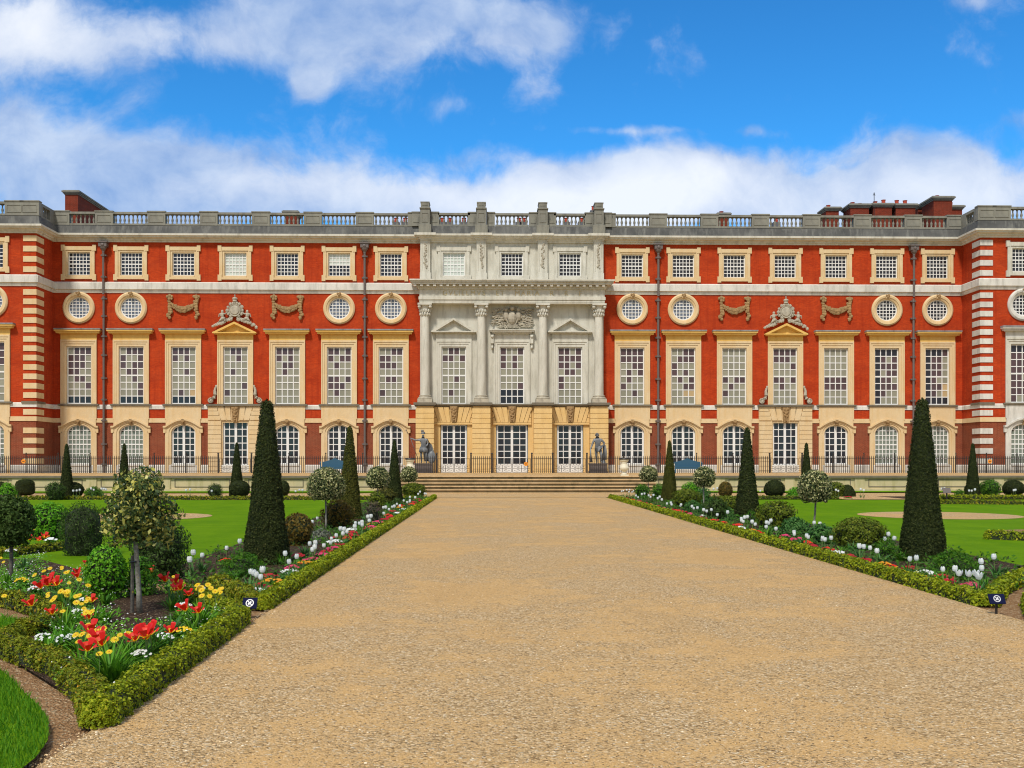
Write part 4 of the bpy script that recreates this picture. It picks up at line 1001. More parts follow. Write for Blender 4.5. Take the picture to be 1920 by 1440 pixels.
def foliage(name, prof, h, n, size, leaf, lump=.06, freq=9, spread=.5, asp=.5, seed=1, depth=.06, sx=1, core=True, sy=1):
    """prof(f)-> radius at height fraction f in 0..1"""
    rs = np.random.RandomState(seed)
    fs = np.linspace(0, 1, 60); rr = np.array([prof(f) for f in fs]); wgt = rr + .02; wgt /= wgt.sum()
    dz = np.gradient(rr, fs * h); wgt2 = (rr + .01) * np.sqrt(1 + np.minimum(dz, 8) ** 2); wgt2 /= wgt2.sum()
    f = np.clip(rs.choice(fs, n, p=wgt2) + rs.uniform(-.5, .5, n) / 59, 0, 1); th = rs.uniform(0, 2 * math.pi, n)
    r = np.interp(f, fs, rr); slope = np.interp(f, fs, dz)
    Pn = np.stack([r * np.cos(th) * sx, r * np.sin(th) * sy, f * h], 1)
    Nn = np.stack([np.cos(th), np.sin(th), -np.clip(slope, -4, 4)], 1); Nn /= np.linalg.norm(Nn, axis=1)[:, None]
    seedl = np.random.RandomState(seed + 50); lf = lumpf(Pn, seedl, lump, freq)
    c = np.array([0, 0, h * .45]); dd = rs.uniform(-depth, depth * .35, n)[:, None]
    Pn = Pn * np.array([1, 1, 1]); Pn[:, :2] *= lf[:, None]; Pn += Nn * dd
    V, Q = quads_from(Pn, Nn, size, asp, spread, rs); mi = np.zeros(len(Q), int)
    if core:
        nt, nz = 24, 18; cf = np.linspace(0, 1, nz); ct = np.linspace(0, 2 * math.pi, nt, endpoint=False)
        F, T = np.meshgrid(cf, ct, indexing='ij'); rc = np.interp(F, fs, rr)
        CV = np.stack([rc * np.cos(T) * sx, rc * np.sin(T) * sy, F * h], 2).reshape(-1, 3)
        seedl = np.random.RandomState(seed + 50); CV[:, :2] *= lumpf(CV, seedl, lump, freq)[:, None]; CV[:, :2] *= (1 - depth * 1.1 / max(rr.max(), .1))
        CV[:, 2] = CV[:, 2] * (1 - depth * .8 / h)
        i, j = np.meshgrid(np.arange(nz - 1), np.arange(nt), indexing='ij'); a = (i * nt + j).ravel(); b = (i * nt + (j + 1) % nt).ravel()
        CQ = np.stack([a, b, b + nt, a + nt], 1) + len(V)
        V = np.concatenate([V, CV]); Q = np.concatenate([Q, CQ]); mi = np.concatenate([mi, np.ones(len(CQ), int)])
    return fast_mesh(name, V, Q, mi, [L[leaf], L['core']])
ball = lambda r: (lambda f: r * math.sqrt(max(0, 1 - (2 * f - 1) ** 2)) if f > .12 else r * .65)
mound = lambda r: (lambda f: r * math.sqrt(max(0, 1 - f ** 2)))
boxy = lambda r: (lambda f: r * max(0, 1 - (2 * abs(f - .5)) ** 5) ** .5)
bushy = lambda r: (lambda f: r * math.sqrt(max(0, 1 - ((f - .55) / (.45 if f > .55 else .75)) ** 2)))
def cone_p(r0, r1):
    return lambda f: (r0 + (r1 - r0) * f ** .92) * (math.sqrt(max(0, 1 - ((f - .96) / .04) ** 2)) if f > .96 else 1)

# ------------------------------------------------------------------ clipped yews, evergreen balls and bushes
H_ = 2.6
CONES = [foliage('yew_cone', cone_p(.37, .085), H_, 26000, .017, 'yew', .035, 6, .5, .5, 11, .03),
         foliage('yew_cone', cone_p(.36, .06), H_, 13000, .024, 'yewolive', .035, 5, .5, .5, 12, .03),
         foliage('yew_cone', cone_p(.37, .06), H_, 9000, .028, 'yew', .03, 4, .5, .5, 13, .03)]
gL = 'tall clipped yew cones of the garden'
fx = lambda X, y: ray(X)[0] / ray(X)[1] * y
for (x, y, v, s, lab) in [(-3.5, 16.9, 0, 1.0, 'tall dark yew cone nearest on the left of the gravel walk'), (-3.93, 30.2, 1, 1.03, 'olive green yew cone second along the left edge of the walk'),
                          (-3.85, 43.5, 2, .99, 'yew cone farthest along the left edge of the walk before the steps'), (7.04, 17.2, 0, 1.02, 'tall dark yew cone nearest on the right of the gravel walk'),
                          (7.34, 30.2, 2, 1.02, 'dark yew cone second along the right edge of the walk'), (7.35, 43.3, 1, .98, 'brownish green yew cone farthest along the right edge before the steps'),
                          (fx(125, 48.5), 48.5, 2, .96, 'yew cone in the far left bed beside a round clipped ball'), (fx(233, 53), 53, 2, 1.0, 'yew cone half hidden behind the variegated holly at left'),
                          (fx(444, 50.5), 50.5, 2, 1.0, 'yew cone rising behind the dark ball in front of the left rusticated doorway'), (fx(1512, 53.5), 53.5, 2, 1.02, 'yew cone behind the variegated holly in front of the right doorway'),
                          (fx(1824, 48.5), 48.5, 2, .98, 'yew cone at far right against the terrace wall')]:
    o = link('yew_cone', CONES[v], None, (x, y, 0), rnd.uniform(0, 6)); o.scale = (s, s, s * (.985 if v else 1)); tag(o, lab, 'tree', gL)
SM = {}
def shrub(X, Yt, Yb, hw, leaf, shape, lab, name='shrub', cat='shrub', group=None, y=None, stem=False, fuzz=False, seed=None):
    """X, top, base, half width in photo pixels; the base row gives the distance"""
    t = 3200 / (Yb - HZ); a, b = ray(X); x, yw = a * t, b * t
    h = (Yb - Yt) * t / FP * (1.0 if not stem else 1); r = hw * t / FP
    sd_ = seed or int(X); near = t < 20
    ls = (.022 if near else .034) * (1.3 if fuzz else 1)
    if leaf in ('yew',): ls *= .8
    area = 4 * math.pi * r * max(r, h / 2); n = int(min(14000, area / (ls * ls) * 1.1))
    z0 = 0
    if stem: z0 = h * .3; h2 = h * .7
    else: h2 = h
    pf = {'ball': ball(r), 'mound': mound(r), 'box': boxy(r), 'bush': bushy(r)}[shape]
    cut = leaf == 'yew' or shape == 'ball'
    me = foliage('foliage', pf, h2, n, ls, leaf, .03 if cut else .13, 6 if cut else 7 / max(r, .3), .5 if not fuzz else .9, .5 if not fuzz else .22, sd_, .03 if cut else .09)
    e = empty(name, (x, yw, 0)); tag(e, lab, cat, group); link('foliage', me, e, (0, 0, z0))
    if stem or shape == 'bush':
        m = MB()
        for i in range(4 if not stem else 3):
            a_ = i * 2.1; m.tube([(0.03 * math.cos(a_), .03 * math.sin(a_), 0), (r * .2 * math.cos(a_), r * .2 * math.sin(a_), z0 + h2 * .2), (r * .45 * math.cos(a_), r * .45 * math.sin(a_), z0 + h2 * .6)], [.018, .014, .008], 5)
        m.build('trunk', M['barkd'], e)
    return e
for a in [
 (455, 1037, 1082, 42, 'mid', 'mound', 'low grassy green mound at the foot of the near left yew cone', 1),
 (558, 962, 1024, 28, 'rust', 'ball', 'rusty olive clipped ball just right of the near left yew cone', 0),
 (601, 992, 1016, 19, 'greyl', 'mound', 'small grey cushion shrub beside the left holly standard', 0),
 (585, 1040, 1062, 12, 'mid', 'mound', 'tiny green tuft behind white tulips in the left bed', 1),
 (634, 938, 992, 28, 'rust', 'bush', 'brown green loose shrub behind the left holly standard trunk', 0),
 (700, 940, 985, 16, 'brownl', 'bush', 'thin twiggy brown shrub at the foot of the second left yew cone', 1),
 (706, 922, 962, 15, 'olive', 'bush', 'olive shrub right behind the second left yew cone', 0),
 (722, 916, 947, 21, 'yewolive', 'bush', 'dark clipped shrub left of the farthest left yew cone', 0),
 (775, 906, 934, 22, 'olive', 'bush', 'mossy shrub right of the farthest left yew cone by the steps', 0),
 (745, 935, 950, 13, 'dark', 'mound', 'low dark shrub behind the left tulips near the steps', 0),
 (90, 943, 1012, 38, 'bright', 'bush', 'bright lime green rounded bush at the left above red tulips', 0),
 (155, 942, 1042, 43, 'dark', 'bush', 'dark green feathery bush left of the golden holly crown', 1),
 (300, 972, 1088, 50, 'dark', 'bush', 'dark leafy bush directly behind and right of the golden holly', 0),
 (198, 1022, 1124, 37, 'bright', 'ball', 'fresh green dense round bush behind the golden holly trunk', 0),
 (262, 1045, 1118, 28, 'mid', 'bush', 'shaded green bush to the right of the holly trunk', 0),
 (2, 930, 975, 36, 'brownl', 'bush', 'purple brown twiggy bush at the left picture edge', 1),
 (15, 905, 935, 17, 'bright', 'mound', 'bright green mound in the far left bed', 0),
 (47, 899, 929, 17, 'yew', 'box', 'black green square clipped bush in the far left bed', 0),
 (2, 903, 925, 9, 'yew', 'ball', 'small dark ball at the far left edge of the far bed', 0),
 (104, 904, 938, 17, 'dark', 'bush', 'small leafy shrub on short stems in the far left bed', 0),
 (136, 904, 934, 20, 'yew', 'ball', 'round clipped ball beside the far left yew cone', 0),
 (176, 913, 930, 17, 'mid', 'mound', 'low green mound right of the ball in the far left bed', 1),
 (403, 907, 933, 14, 'dark', 'bush', 'dark leafy clump behind white tulips in the far left bed', 1),
 (449, 900, 935, 19, 'yew', 'ball', 'large black green ball in front of the left rusticated doorway', 0),
 (531, 901, 931, 12, 'yew', 'ball', 'dark ball peeping out from behind the near left yew cone', 0),
 (1204, 908, 935, 14, 'mid', 'bush', 'green bush at the right end of the terrace steps', 0),
 (1236, 908, 940, 15, 'mid', 'bush', 'green bush left of the farthest right yew cone', 0),
 (1295, 904, 938, 17, 'bright', 'bush', 'bright green bush right of the farthest right yew cone', 0),
 (1288, 917, 953, 25, 'olive', 'bush', 'golden olive bush in front of the bright green one', 0),
 (1320, 914, 945, 15, 'blue', 'mound', 'dusky green mound behind the slim right holly standard', 0),
 (1360, 903, 935, 13, 'rust', 'ball', 'small brown green ball before the right terrace wall', 0),
 (1300, 939, 966, 20, 'blue', 'mound', 'blue green mound among tulips right of the walk', 0),
 (1322, 943, 963, 14, 'dark', 'mound', 'small dark mound by the slim holly stem', 0),
 (1342, 935, 975, 22, 'dark', 'bush', 'dark green bush left of the second right yew cone', 0),
 (1366, 930, 958, 18, 'olive', 'bush', 'olive bush behind the second right yew cone', 0),
 (1362, 951, 975, 15, 'blue', 'mound', 'blue green mound against the left side of the second right cone', 0),
 (1408, 957, 984, 15, 'mid', 'mound', 'fresh green mound against the right side of the second right cone', 1),
 (1455, 940, 993, 34, 'olive', 'bush', 'wide loose olive green shrub between the right cone and the holly', 0),
 (1490, 972, 1006, 31, 'blue', 'mound', 'broad blue green mound left of the right holly trunk', 0),
 (1540, 984, 1020, 31, 'blue', 'mound', 'blue green mound right of the right holly trunk', 0),
 (1612, 972, 1030, 47, 'olive', 'bush', 'wide olive green bush left of the near right yew cone', 0),
 (1662, 1011, 1052, 28, 'mid', 'mound', 'grassy green mound against the left side of the near right cone', 1),
 (1790, 1033, 1086, 50, 'mid', 'mound', 'big dense green mound right of the near right yew cone', 1),
 (1452, 900, 934, 19, 'yew', 'ball', 'large black green ball before the right terrace wall', 0),
 (1490, 914, 935, 15, 'bright', 'mound', 'bright green mound beside the right black green ball', 0),
 (1567, 904, 932, 16, 'olive', 'bush', 'olive bush directly right of the variegated holly crown', 0),
 (1588, 909, 932, 16, 'yew', 'mound', 'dark mound right of the variegated holly crown', 0),
 (1824, 906, 930, 15, 'yew', 'ball', 'dark ball in front of the far right yew cone', 0),
 (1857, 900, 933, 18, 'mid', 'bush', 'green flat topped shrub on stems at far right', 0),
 (1900, 900, 932, 19, 'yew', 'ball', 'large dark ball at the far right edge', 0),
 (1798, 918, 930, 10, 'mid', 'mound', 'small green mound behind the little black sign', 1)]:
    shrub(*a[:6], a[6], fuzz=bool(a[7]), name={'ball': 'topiary_ball', 'box': 'topiary_block'}.get(a[5], 'shrub'))

# ------------------------------------------------------------------ holly standards and other stemmed trees
def crownp(r, h): return lambda f: r * (math.sqrt(max(0, 1 - ((f - .42) / .58) ** 2)) if f > .42 else math.sqrt(max(0, 1 - ((f - .42) / .52) ** 2)))
def standard(x, y, r, h, z0, leaf, n, ls, lab, bend=.04, tr=.026, seed=3, lump=.08, stake=False, name='holly_standard', barkm='bark', dep=.10):
    e = empty(name, (x, y, 0)); tag(e, lab, 'tree', 'stemmed holly trees of the parterre')
    link('crown', foliage('crown', crownp(r, h), h, n, ls, leaf, lump, 7, .75, .55, seed, dep), e, (0, 0, z0))
    m = MB(); m.tube([(0.0, 0, -.02), (-.01, 0, z0 * .3), (-bend * .5, 0, z0 * .65), (-bend, .0, z0 + .06)], [tr * 1.15, tr, tr * .9, tr * .85], 9)
    for i in range(6):
        a_ = i * 1.05; m.tube([(-bend, 0, z0 + .0), (-bend + r * .4 * math.cos(a_), r * .4 * math.sin(a_), z0 + h * .25), (r * .75 * math.cos(a_), r * .75 * math.sin(a_), z0 + h * (.3 + .08 * (i % 3)))], [tr * .6, tr * .4, tr * .2], 6)
    m.build('trunk', M[barkm], e, smooth=True)
    if stake:
        m = MB(); m.tube([(-.09, .03, 0), (-.085, .03, .62)], .019, 7); m.build('stake', M['barkd'], e); m = MB(); m.tube([(-.10, .0, .55), (-.04, -.035, .56), (.0, .0, .56), (-.05, .05, .55), (-.10, .04, .55)], .008, 5); m.build('tie', M['iron'], e)
    return e
x, y = gp(262, 1152)
e = standard(x, y, .335, .72, .77, 'hollyy', 6200, .027, 'golden variegated holly standard with lichened trunk in the near left bed', .05, .028, 31, .27, True, dep=.24)
for (X, Yb, r, h, z0, lab, sd_) in ((612, 996, .42, .74, .74, 'variegated holly ball on a pale stem, second from the front on the left', 32), (709, 957, .40, .70, .76, 'variegated holly ball third from the front on the left of the walk', 33),
                                  (767, 933, .38, .68, .74, 'small variegated holly ball beside the left end of the steps', 34), (1216, 934, .40, .70, .76, 'variegated holly ball on thin stem beside the right end of the steps', 35),
                                  (1320, 956, .35, .66, .80, 'slim stemmed variegated holly right of the farthest right yew cone', 36), (1527, 1000, .38, .70, .72, 'large variegated holly ball on grey stem in the right bed', 37)):
    x, y = gp(X, Yb); near = y < 30
    standard(x, y, r, h, z0, 'holly', 5200 if near else 2600, .026 if near else .036, lab, .02 if X != 1527 else -.03, .024, sd_, .05)
x, y = gp(22, 1092); standard(x, y, .27, .66, .50, 'dark', 4600, .024, 'dark leaved ball tree on a black stem at the left picture edge', .01, .028, 41, .1, name='bay_standard', barkm='barkd')

# ------------------------------------------------------------------ box hedges
def hedge(path, lab, w=.19, h=.16, leaf='box', seed=5, closed=False, dens=None, name='box_hedge'):
    rs = np.random.RandomState(seed); pts = np.array(path, float); seg = np.diff(pts, axis=0); ln = np.hypot(seg[:, 0], seg[:, 1]); cum = np.concatenate([[0], np.cumsum(ln)]); tot = cum[-1]
    org = pts[0]
    def at(s):
        i = np.clip(np.searchsorted(cum, s, side='right') - 1, 0, len(ln) - 1); f = (s - cum[i]) / ln[i]; p = pts[i] + seg[i] * f[:, None]; d = seg[i] / ln[i][:, None]; return p, d
    Vs, Qs, off = [], [], 0
    step = 1.0; s0 = 0
    while s0 < tot:
        s1 = min(tot, s0 + step); mid, _ = at(np.array([(s0 + s1) / 2])); dist = math.hypot(*mid[0])
        dn = 5200 if dist < 12 else (2600 if dist < 20 else (1100 if dist < 32 else 500)); ls = .0125 if dist < 12 else (.018 if dist < 20 else (.026 if dist < 32 else .038))
        n = int(dn * (s1 - s0)); s = rs.uniform(s0, s1, n); ph = rs.uniform(-.15, math.pi + .15, n); p, d = at(s)
        # rounded box section
        cx, sz = np.cos(ph), np.sin(ph); pw = .62
        ox = np.sign(cx) * np.abs(cx) ** pw * w / 2; oz = np.clip(np.sign(sz) * np.abs(sz) ** pw * h, .01, None)
        cl = 1 + .10 * np.sin(s * 2 * math.pi / .23 + 1.7 * np.sin(s * 1.3)) + .07 * np.sin(s * 9.1 + ph * 3) + .06 * np.sin(s * 31 + ph * 5)
        ox *= cl; oz *= cl; nx = np.stack([d[:, 1], -d[:, 0]], 1)
        Pn = np.stack([p[:, 0] + nx[:, 0] * ox, p[:, 1] + nx[:, 1] * ox, oz], 1) + rs.normal(0, .008, (n, 3))
        Nn = np.stack([nx[:, 0] * cx, nx[:, 1] * cx, np.maximum(sz, 0) + .25], 1)
        Pn -= Nn * rs.uniform(0, .03, n)[:, None]
        V, Q = quads_from(Pn - [org[0], org[1], 0], Nn, ls, .55, .6, rs); Vs.append(V); Qs.append(Q + off); off += len(V); s0 = s1
    nl = off // 4
    ss = np.arange(0, tot + .05, .06); ss[-1] = tot - 1e-4; ss = np.minimum(ss, tot - 1e-4); p, d = at(ss); nx = np.stack([d[:, 1], -d[:, 0]], 1); k_ = 7; ph = np.linspace(0, math.pi, k_)
    cl = (1 + .10 * np.sin(ss * 2 * math.pi / .23 + 1.7 * np.sin(ss * 1.3)) + .05 * np.sin(ss * 9.1)) * .86
    ox = np.sign(np.cos(ph)) * np.abs(np.cos(ph)) ** .62 * w / 2; oz = np.abs(np.sin(ph)) ** .62 * h
    CV = np.stack([p[:, None, 0] + nx[:, None, 0] * ox[None] * cl[:, None] - org[0], p[:, None, 1] + nx[:, None, 1] * ox[None] * cl[:, None] - org[1], oz[None] * cl[:, None]], 2).reshape(-1, 3)
    i, j = np.meshgrid(np.arange(len(ss) - 1), np.arange(k_ - 1), indexing='ij'); a = (i * k_ + j).ravel(); CQ = np.stack([a, a + 1, a + 1 + k_, a + k_], 1) + off
    for ce, dv in ((0, -1), (-1, 1)):
        p0 = pts[ce]; dd = (pts[1] - pts[0]) if ce == 0 else (pts[-1] - pts[-2]); dd = dd / np.hypot(*dd) * dv; dist = math.hypot(*p0)
        if dist > 34: continue
        n = int(900 if dist < 13 else 300); az = rs.uniform(-1.75, 1.75, n); el = np.arcsin(rs.uniform(0, 1, n)); a0 = math.atan2(dd[1], dd[0]) + az
        Nn = np.stack([np.cos(a0) * np.cos(el), np.sin(a0) * np.cos(el), np.sin(el)], 1); rr_ = 1 + .10 * np.sin(az * 5) * np.cos(el * 4)
        Pn = np.stack([p0[0] - org[0] + Nn[:, 0] * w * .52 * rr_, p0[1] - org[1] + Nn[:, 1] * w * .52 * rr_, np.maximum(.01, (Nn[:, 2] ** .75) * h * rr_)], 1)
        V, Q = quads_from(Pn, Nn + [0, 0, .2], .0135 if dist < 13 else .019, .55, .6, rs); Vs.append(V); Qs.append(Q + off); off += len(V)
    nl = off // 4
    CQ = CQ - CQ.min() + off
    for ce in (0, len(ss) - 1):
        CV = np.concatenate([CV, [[*(p[ce] - org), 0.0]]]); cb = off + len(CV) - 1
        for j_ in range(k_ - 1): CQ = np.concatenate([CQ, [[cb, off + ce * k_ + j_, off + ce * k_ + j_ + 1, cb]]])
    CQ = CQ[:len(CQ) - 2 * (k_ - 1)]
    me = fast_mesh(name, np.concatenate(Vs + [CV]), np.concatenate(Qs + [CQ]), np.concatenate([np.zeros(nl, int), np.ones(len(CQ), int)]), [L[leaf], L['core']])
    o = link(name, me, None, (org[0], org[1], 0)); tag(o, lab, 'hedge', 'low box edging of the flower beds'); return o
HX = .095
hedge([(PL - HX, 11.75), (PL - HX, 48.4)], 'long low yellow green box hedge edging the left side of the walk')
hedge([(PR + HX, 11.9), (PR + HX, 48.4)], 'long low yellow green box hedge edging the right side of the walk', seed=6)
hedge([(PL + .005, 6.55), (PL - .05, 9.0), (PL - HX, 10.7), (PL - HX - .12, 10.85), (-3.0, 11.6), (-3.7, 12.8)], 'near box hedge along the walk ending in a point at bottom left', w=.20, h=.175, seed=7)
hedge([(PL - .03, 6.60), (-2.64, 7.15), (-3.16, 8.02), (-3.8, 8.75), (-4.12, 9.15), (-4.2, 9.5)], 'bronzed box hedge curving away from the bottom left point', w=.20, h=.17, leaf='boxold', seed=8)
hedge([(-4.28, 9.9), (-4.2, 10.5), (-4.5, 11.1), (-5.2, 11.9), (-6.6, 13.2)], 'bronzed box hedge behind the small lawn patch at left edge', leaf='boxold', seed=9)
hedge([(PL - .25, 11.8), (-2.95, 12.6), (-3.45, 13.6)], 'short bronzed box hedge behind the small navy sign at left', leaf='boxold', seed=10, w=.26, h=.18)
hedge([(-8.6, 17.1), (-8.2, 18.4), (-7.6, 20.2)], 'short olive hedge at the left edge of the lawn', leaf='boxold', seed=11)
hedge([(PR + .2, 11.85), (6.3, 13.0), (7.4, 14.5), (8.4, 15.3)], 'box hedge turning right from the near right corner', leaf='box', seed=12)
hedge([(PR + .10, 9.3), (PR + .10, 10.6), (6.0, 11.7), (6.8, 12.9)], 'box hedge cut by the right picture edge beyond the sign', seed=13)
hedge([(-3.2, 46.3), (-21.8, 46.6)], 'low hedge strip along the far side of the left lawn', seed=14, leaf='boxold', h=.17)
hedge([(-23.8, 45.6), (-30, 42), (-24, 37.5)], 'low hedge around the far left bed', seed=15, leaf='boxold', h=.2)
hedge([(8.2, 46.3), (15.3, 46.4)], 'low hedge strip along the far side of the right lawn', seed=16, leaf='olive', h=.16)
hedge([(18.3, 46.4), (36, 46.6)], 'low hedge strip at the far right beyond the gravel gap', seed=17, leaf='box', h=.2)
hedge([(17.0, 41.0), (21, 40.0), (27, 40.3), (31, 42)], 'bronzed low hedge strip on the right lawn', seed=18, leaf='boxold', h=.18)
hedge([(10.4, 22.0), (11.2, 21.4), (12.6, 21.1)], 'short box hedge on the lawn at the right picture edge', seed=19, leaf='box', h=.2)

# ------------------------------------------------------------------ flowers
def petals(m, n, rows, mats, ph=0, nw=2):
    """rows: (radius, z, angular half width) from base to tip"""
    for i in range(n):
        a = 2 * math.pi * i / n + ph; vs = []
        for r, z, w_ in rows:
            for q in (-1, 0, 1): vs.append((r * (1.0 if q else .96) * math.cos(a + q * w_), r * (1.0 if q else .96) * math.sin(a + q * w_), z))
        fs = []; b = len(m.v); m.v.extend(vs)
        for j in range(len(rows) - 1):
            for q in (0, 1): m.f.append((b + 3 * j + q, b + 3 * j + q + 1, b + 3 * j + q + 4, b + 3 * j + q + 3)); m.m.append(mats[min(j, len(mats) - 1)])
def blade(m, ang, ln, wd, lean, mm=0, z0=0, r0=.01, n=5):
    vs = []; b = len(m.v)
    for i in range(n):
        f = i / (n - 1); out = r0 + ln * lean * f ** 1.6; z = z0 + ln * (f - .35 * lean * f ** 2.4); w_ = wd * math.sin(math.pi * (.18 + .82 * f) ** .9) if f < 1 else .001
        for q in (-1, 0, 1): vs.append((out * math.cos(ang) - q * w_ * math.sin(ang), out * math.sin(ang) + q * w_ * math.cos(ang), z - (0 if q else w_ * .35)))
    m.v.extend(vs)
    for i in range(n - 1):
        for q in (0, 1): m.f.append((b + 3 * i + q, b + 3 * i + q + 1, b + 3 * i + q + 4, b + 3 * i + q + 3)); m.m.append(mm)
CUP = [(.004, 0, .5), (.027, .008, .62), (.037, .035, .60), (.035, .066, .52), (.027, .086, .26)]
CUP2 = [(.004, 0, .5), (.032, .010, .60), (.048, .042, .58), (.056, .075, .45), (.060, .10, .12)]
OPEN = [(.004, 0, .5), (.022, .006, .62), (.050, .030, .58), (.070, .046, .52), (.082, .050, .30)]
def tulip_proto(kind, near, h=.28):
    fl = MB()
    if kind == 'white': petals(fl, 3, CUP, [0]); petals(fl, 3, [(r * .94, z, w_) for r, z, w_ in CUP], [0], math.pi / 3)
    elif kind == 'white_wide': petals(fl, 3, CUP2, [0]); petals(fl, 3, [(r * .9, z * 1.04, w_) for r, z, w_ in CUP2], [0], math.pi / 3)
    else: petals(fl, 3, OPEN, [1, 1, 0, 0]); petals(fl, 3, [(r * .95, z * 1.9 + .004, w_) for r, z, w_ in OPEN], [1, 0, 0, 0], math.pi / 3); fl.lathe([(.012, .0), (.010, .03), (.0, .034)], 6, m=1)
    mats = [P['white'], P['white']] if 'white' in kind else [P['red'], P['yellow']]
    st_ = MB(); st_.tube([(0, 0, 0), (.006, 0, h * .5), (0, 0, h)], .005, 5)
    nm = 'tulip'
    if not near:
        m = MB(); m.v = [(x * 1.08, y * 1.08, z + h) for x, y, z in fl.v]; m.f = list(fl.f); m.m = list(fl.m); m.add(st_.v, st_.f, 2)
        for i in range(3): blade(m, i * 2.1, .20, .016, .55, 3)
        o = m_link = bpy.data.objects.new(nm, m.mesh(nm, mats + [M['stem'], L['bladed']], fix=False)); COL.objects.link(o); return o
    e = empty(nm); f_ = link('flower', fl.mesh('flower', mats, fix=False), e, (0, 0, h)); f_.rotation_euler = (rnd.uniform(-.2, .2), rnd.uniform(-.2, .2), 0); st_.build('stem', M['stem'], e)
    for i in range(3): m = MB(); blade(m, i * 2.1, .22, .018, .5); link('leaf', m.mesh('leaf', [L['bladed']], fix=False), e)
    return e
TP = {}
def proto(key, fn):
    if key not in TP: TP[key] = fn(); return TP[key]
    return copy_tree(TP[key])
def place(key, fn, x, y, lab, cat, grp, s=1.0, z=0):
    o = proto(key, fn); o.location = (x, y, z); o.rotation_euler = (rnd.uniform(-.06, .06), rnd.uniform(-.06, .06), rnd.uniform(0, 6)); o.scale = (s, s, s); tag(o, lab, cat, grp); return o
MARK = [(-99, 14.3, 'the near corner'), (14.3, 20.5, 'the nearest yew cone'), (20.5, 27.5, 'the second holly standard'), (27.5, 33, 'the second yew cone'), (33, 40, 'the third holly standard'), (40, 46, 'the farthest yew cone'), (46, 99, 'the steps')]
def mark(y): return next(m_[2] for m_ in MARK if m_[0] <= y < m_[1])
WT = [(362, 1036), (358, 1049), (377, 1034), (424, 1021), (451, 1015), (472, 1063), (475, 1069), (483, 1070), (491, 1067), (499, 1072), (535, 1035), (557, 1038), (559, 1046), (581, 1015), (591, 1018), (595, 1026), (602, 1025), (584, 976), (595, 968),
 (613, 1016), (622, 1003), (630, 1001), (632, 1010), (637, 992), (646, 994), (650, 993), (647, 999), (665, 977), (675, 978), (683, 982), (665, 988), (688, 971), (697, 970), (706, 975), (698, 981), (719, 961), (718, 950), (723, 953), (730, 952),
 (735, 948), (739, 951), (745, 943), (751, 948), (757, 937), (764, 940), (768, 933), (777, 931), (769, 937), (784, 927), (788, 923), (793, 920), (796, 926), (800, 924), (791, 939), (796, 934)]
for a, b in [(285, 308), (300, 300), (325, 298), (350, 295), (345, 312), (372, 310), (385, 305), (405, 345), (420, 350), (450, 340), (475, 332), (505, 345), (525, 352), (545, 348), (582, 372), (600, 362), (615, 385), (660, 402), (680, 412), (692, 405), (765, 418), (775, 420), (865, 440), (880, 438), (900, 445), (908, 470), (985, 468), (1000, 495), (1022, 460), (1122, 540), (1140, 545), (1158, 490), (1125, 565), (1265, 522), (1290, 530), (1320, 518), (1240, 562), (1417, 587), (1475, 568), (1495, 560), (1512, 555), (1500, 605), (1645, 638), (1655, 662), (1697, 635), (1688, 660), (1905, 572), (1868, 565), (1918, 680)]:
    WT.append((1100 + a / 4.364, 850 + b / 4.364))
for a, b in [(268, 680), (290, 690), (340, 680), (508, 758), (572, 790), (615, 748), (665, 752), (780, 682), (813, 658), (858, 683), (983, 838), (1045, 842), (1035, 910), (1072, 930), (1390, 940), (1422, 975), (1465, 948), (1515, 945), (1583, 880), (1585, 915), (1685, 843)]:
    WT.append((1480 + a / 4.364, 850 + b / 4.364))
for X, Y in WT:
    x, y = gp(X, Y, .32); side = 'left' if x < 1.5 else 'right'
    if side == 'right': x = max(x, PR + .30)
    else: x = min(x, PL - .30)
    near = y < 20
    wide = near and (X > 1790 and X < 1830)
    place('wt' + str(near) + str(wide), lambda: tulip_proto('white_wide' if wide else 'white', near), x, y, f'white tulip near {mark(y)} in the {side} path bed', 'tulip', 'white tulips of the path beds', rnd.uniform(.78, 1.0) if near else rnd.uniform(.85, 1.1))
FT = [(350, 926), (357, 920), (395, 919), (400, 917), (405, 920), (398, 925), (555, 924), (562, 921), (568, 925), (117, 919), (138, 923), (143, 922), (146, 920), (149, 922), (171, 916), (176, 917), (190, 915), (195, 918), (198, 918),
      (1310, 921), (1314, 925), (1338, 919), (1345, 918), (1425, 922), (1567, 927), (1572, 928), (1614, 921), (1619, 922), (1758, 919), (1765, 917), (1770, 918), (1817, 922), (1821, 924), (1828, 927), (1900, 926), (1905, 925)]
for X, Y in FT:
    x, y = gp(X, Y, .32); y = min(max(y, 47), 49.6); x = ray(X)[0] / ray(X)[1] * y
    place('wtFalseFalse', lambda: tulip_proto('white', False), x, y, f'white tulip in the cross bed at the far {"left" if x < 1.5 else "right"} of the lawn', 'tulip', 'white tulips of the far cross beds', rnd.uniform(1.1, 1.3))
RT = [(71, 1114), (165, 1168), (177, 1157), (195, 1172), (207, 1178), (265, 1168), (278, 1153), (287, 1170), (298, 1165), (331, 1150), (334, 1164), (365, 1121), (422, 1121), (325, 1082), (352, 1088), (104, 1120), (160, 1188), (47, 980), (56, 1001), (68, 998), (78, 1000),
      (162, 1042), (170, 1037), (146, 1054), (150, 1062), (92, 1075), (106, 1073), (90, 1086), (102, 1084), (114, 1078), (290, 1056), (319, 1076), (331, 1080), (346, 1087), (168, 1103), (176, 1128)]
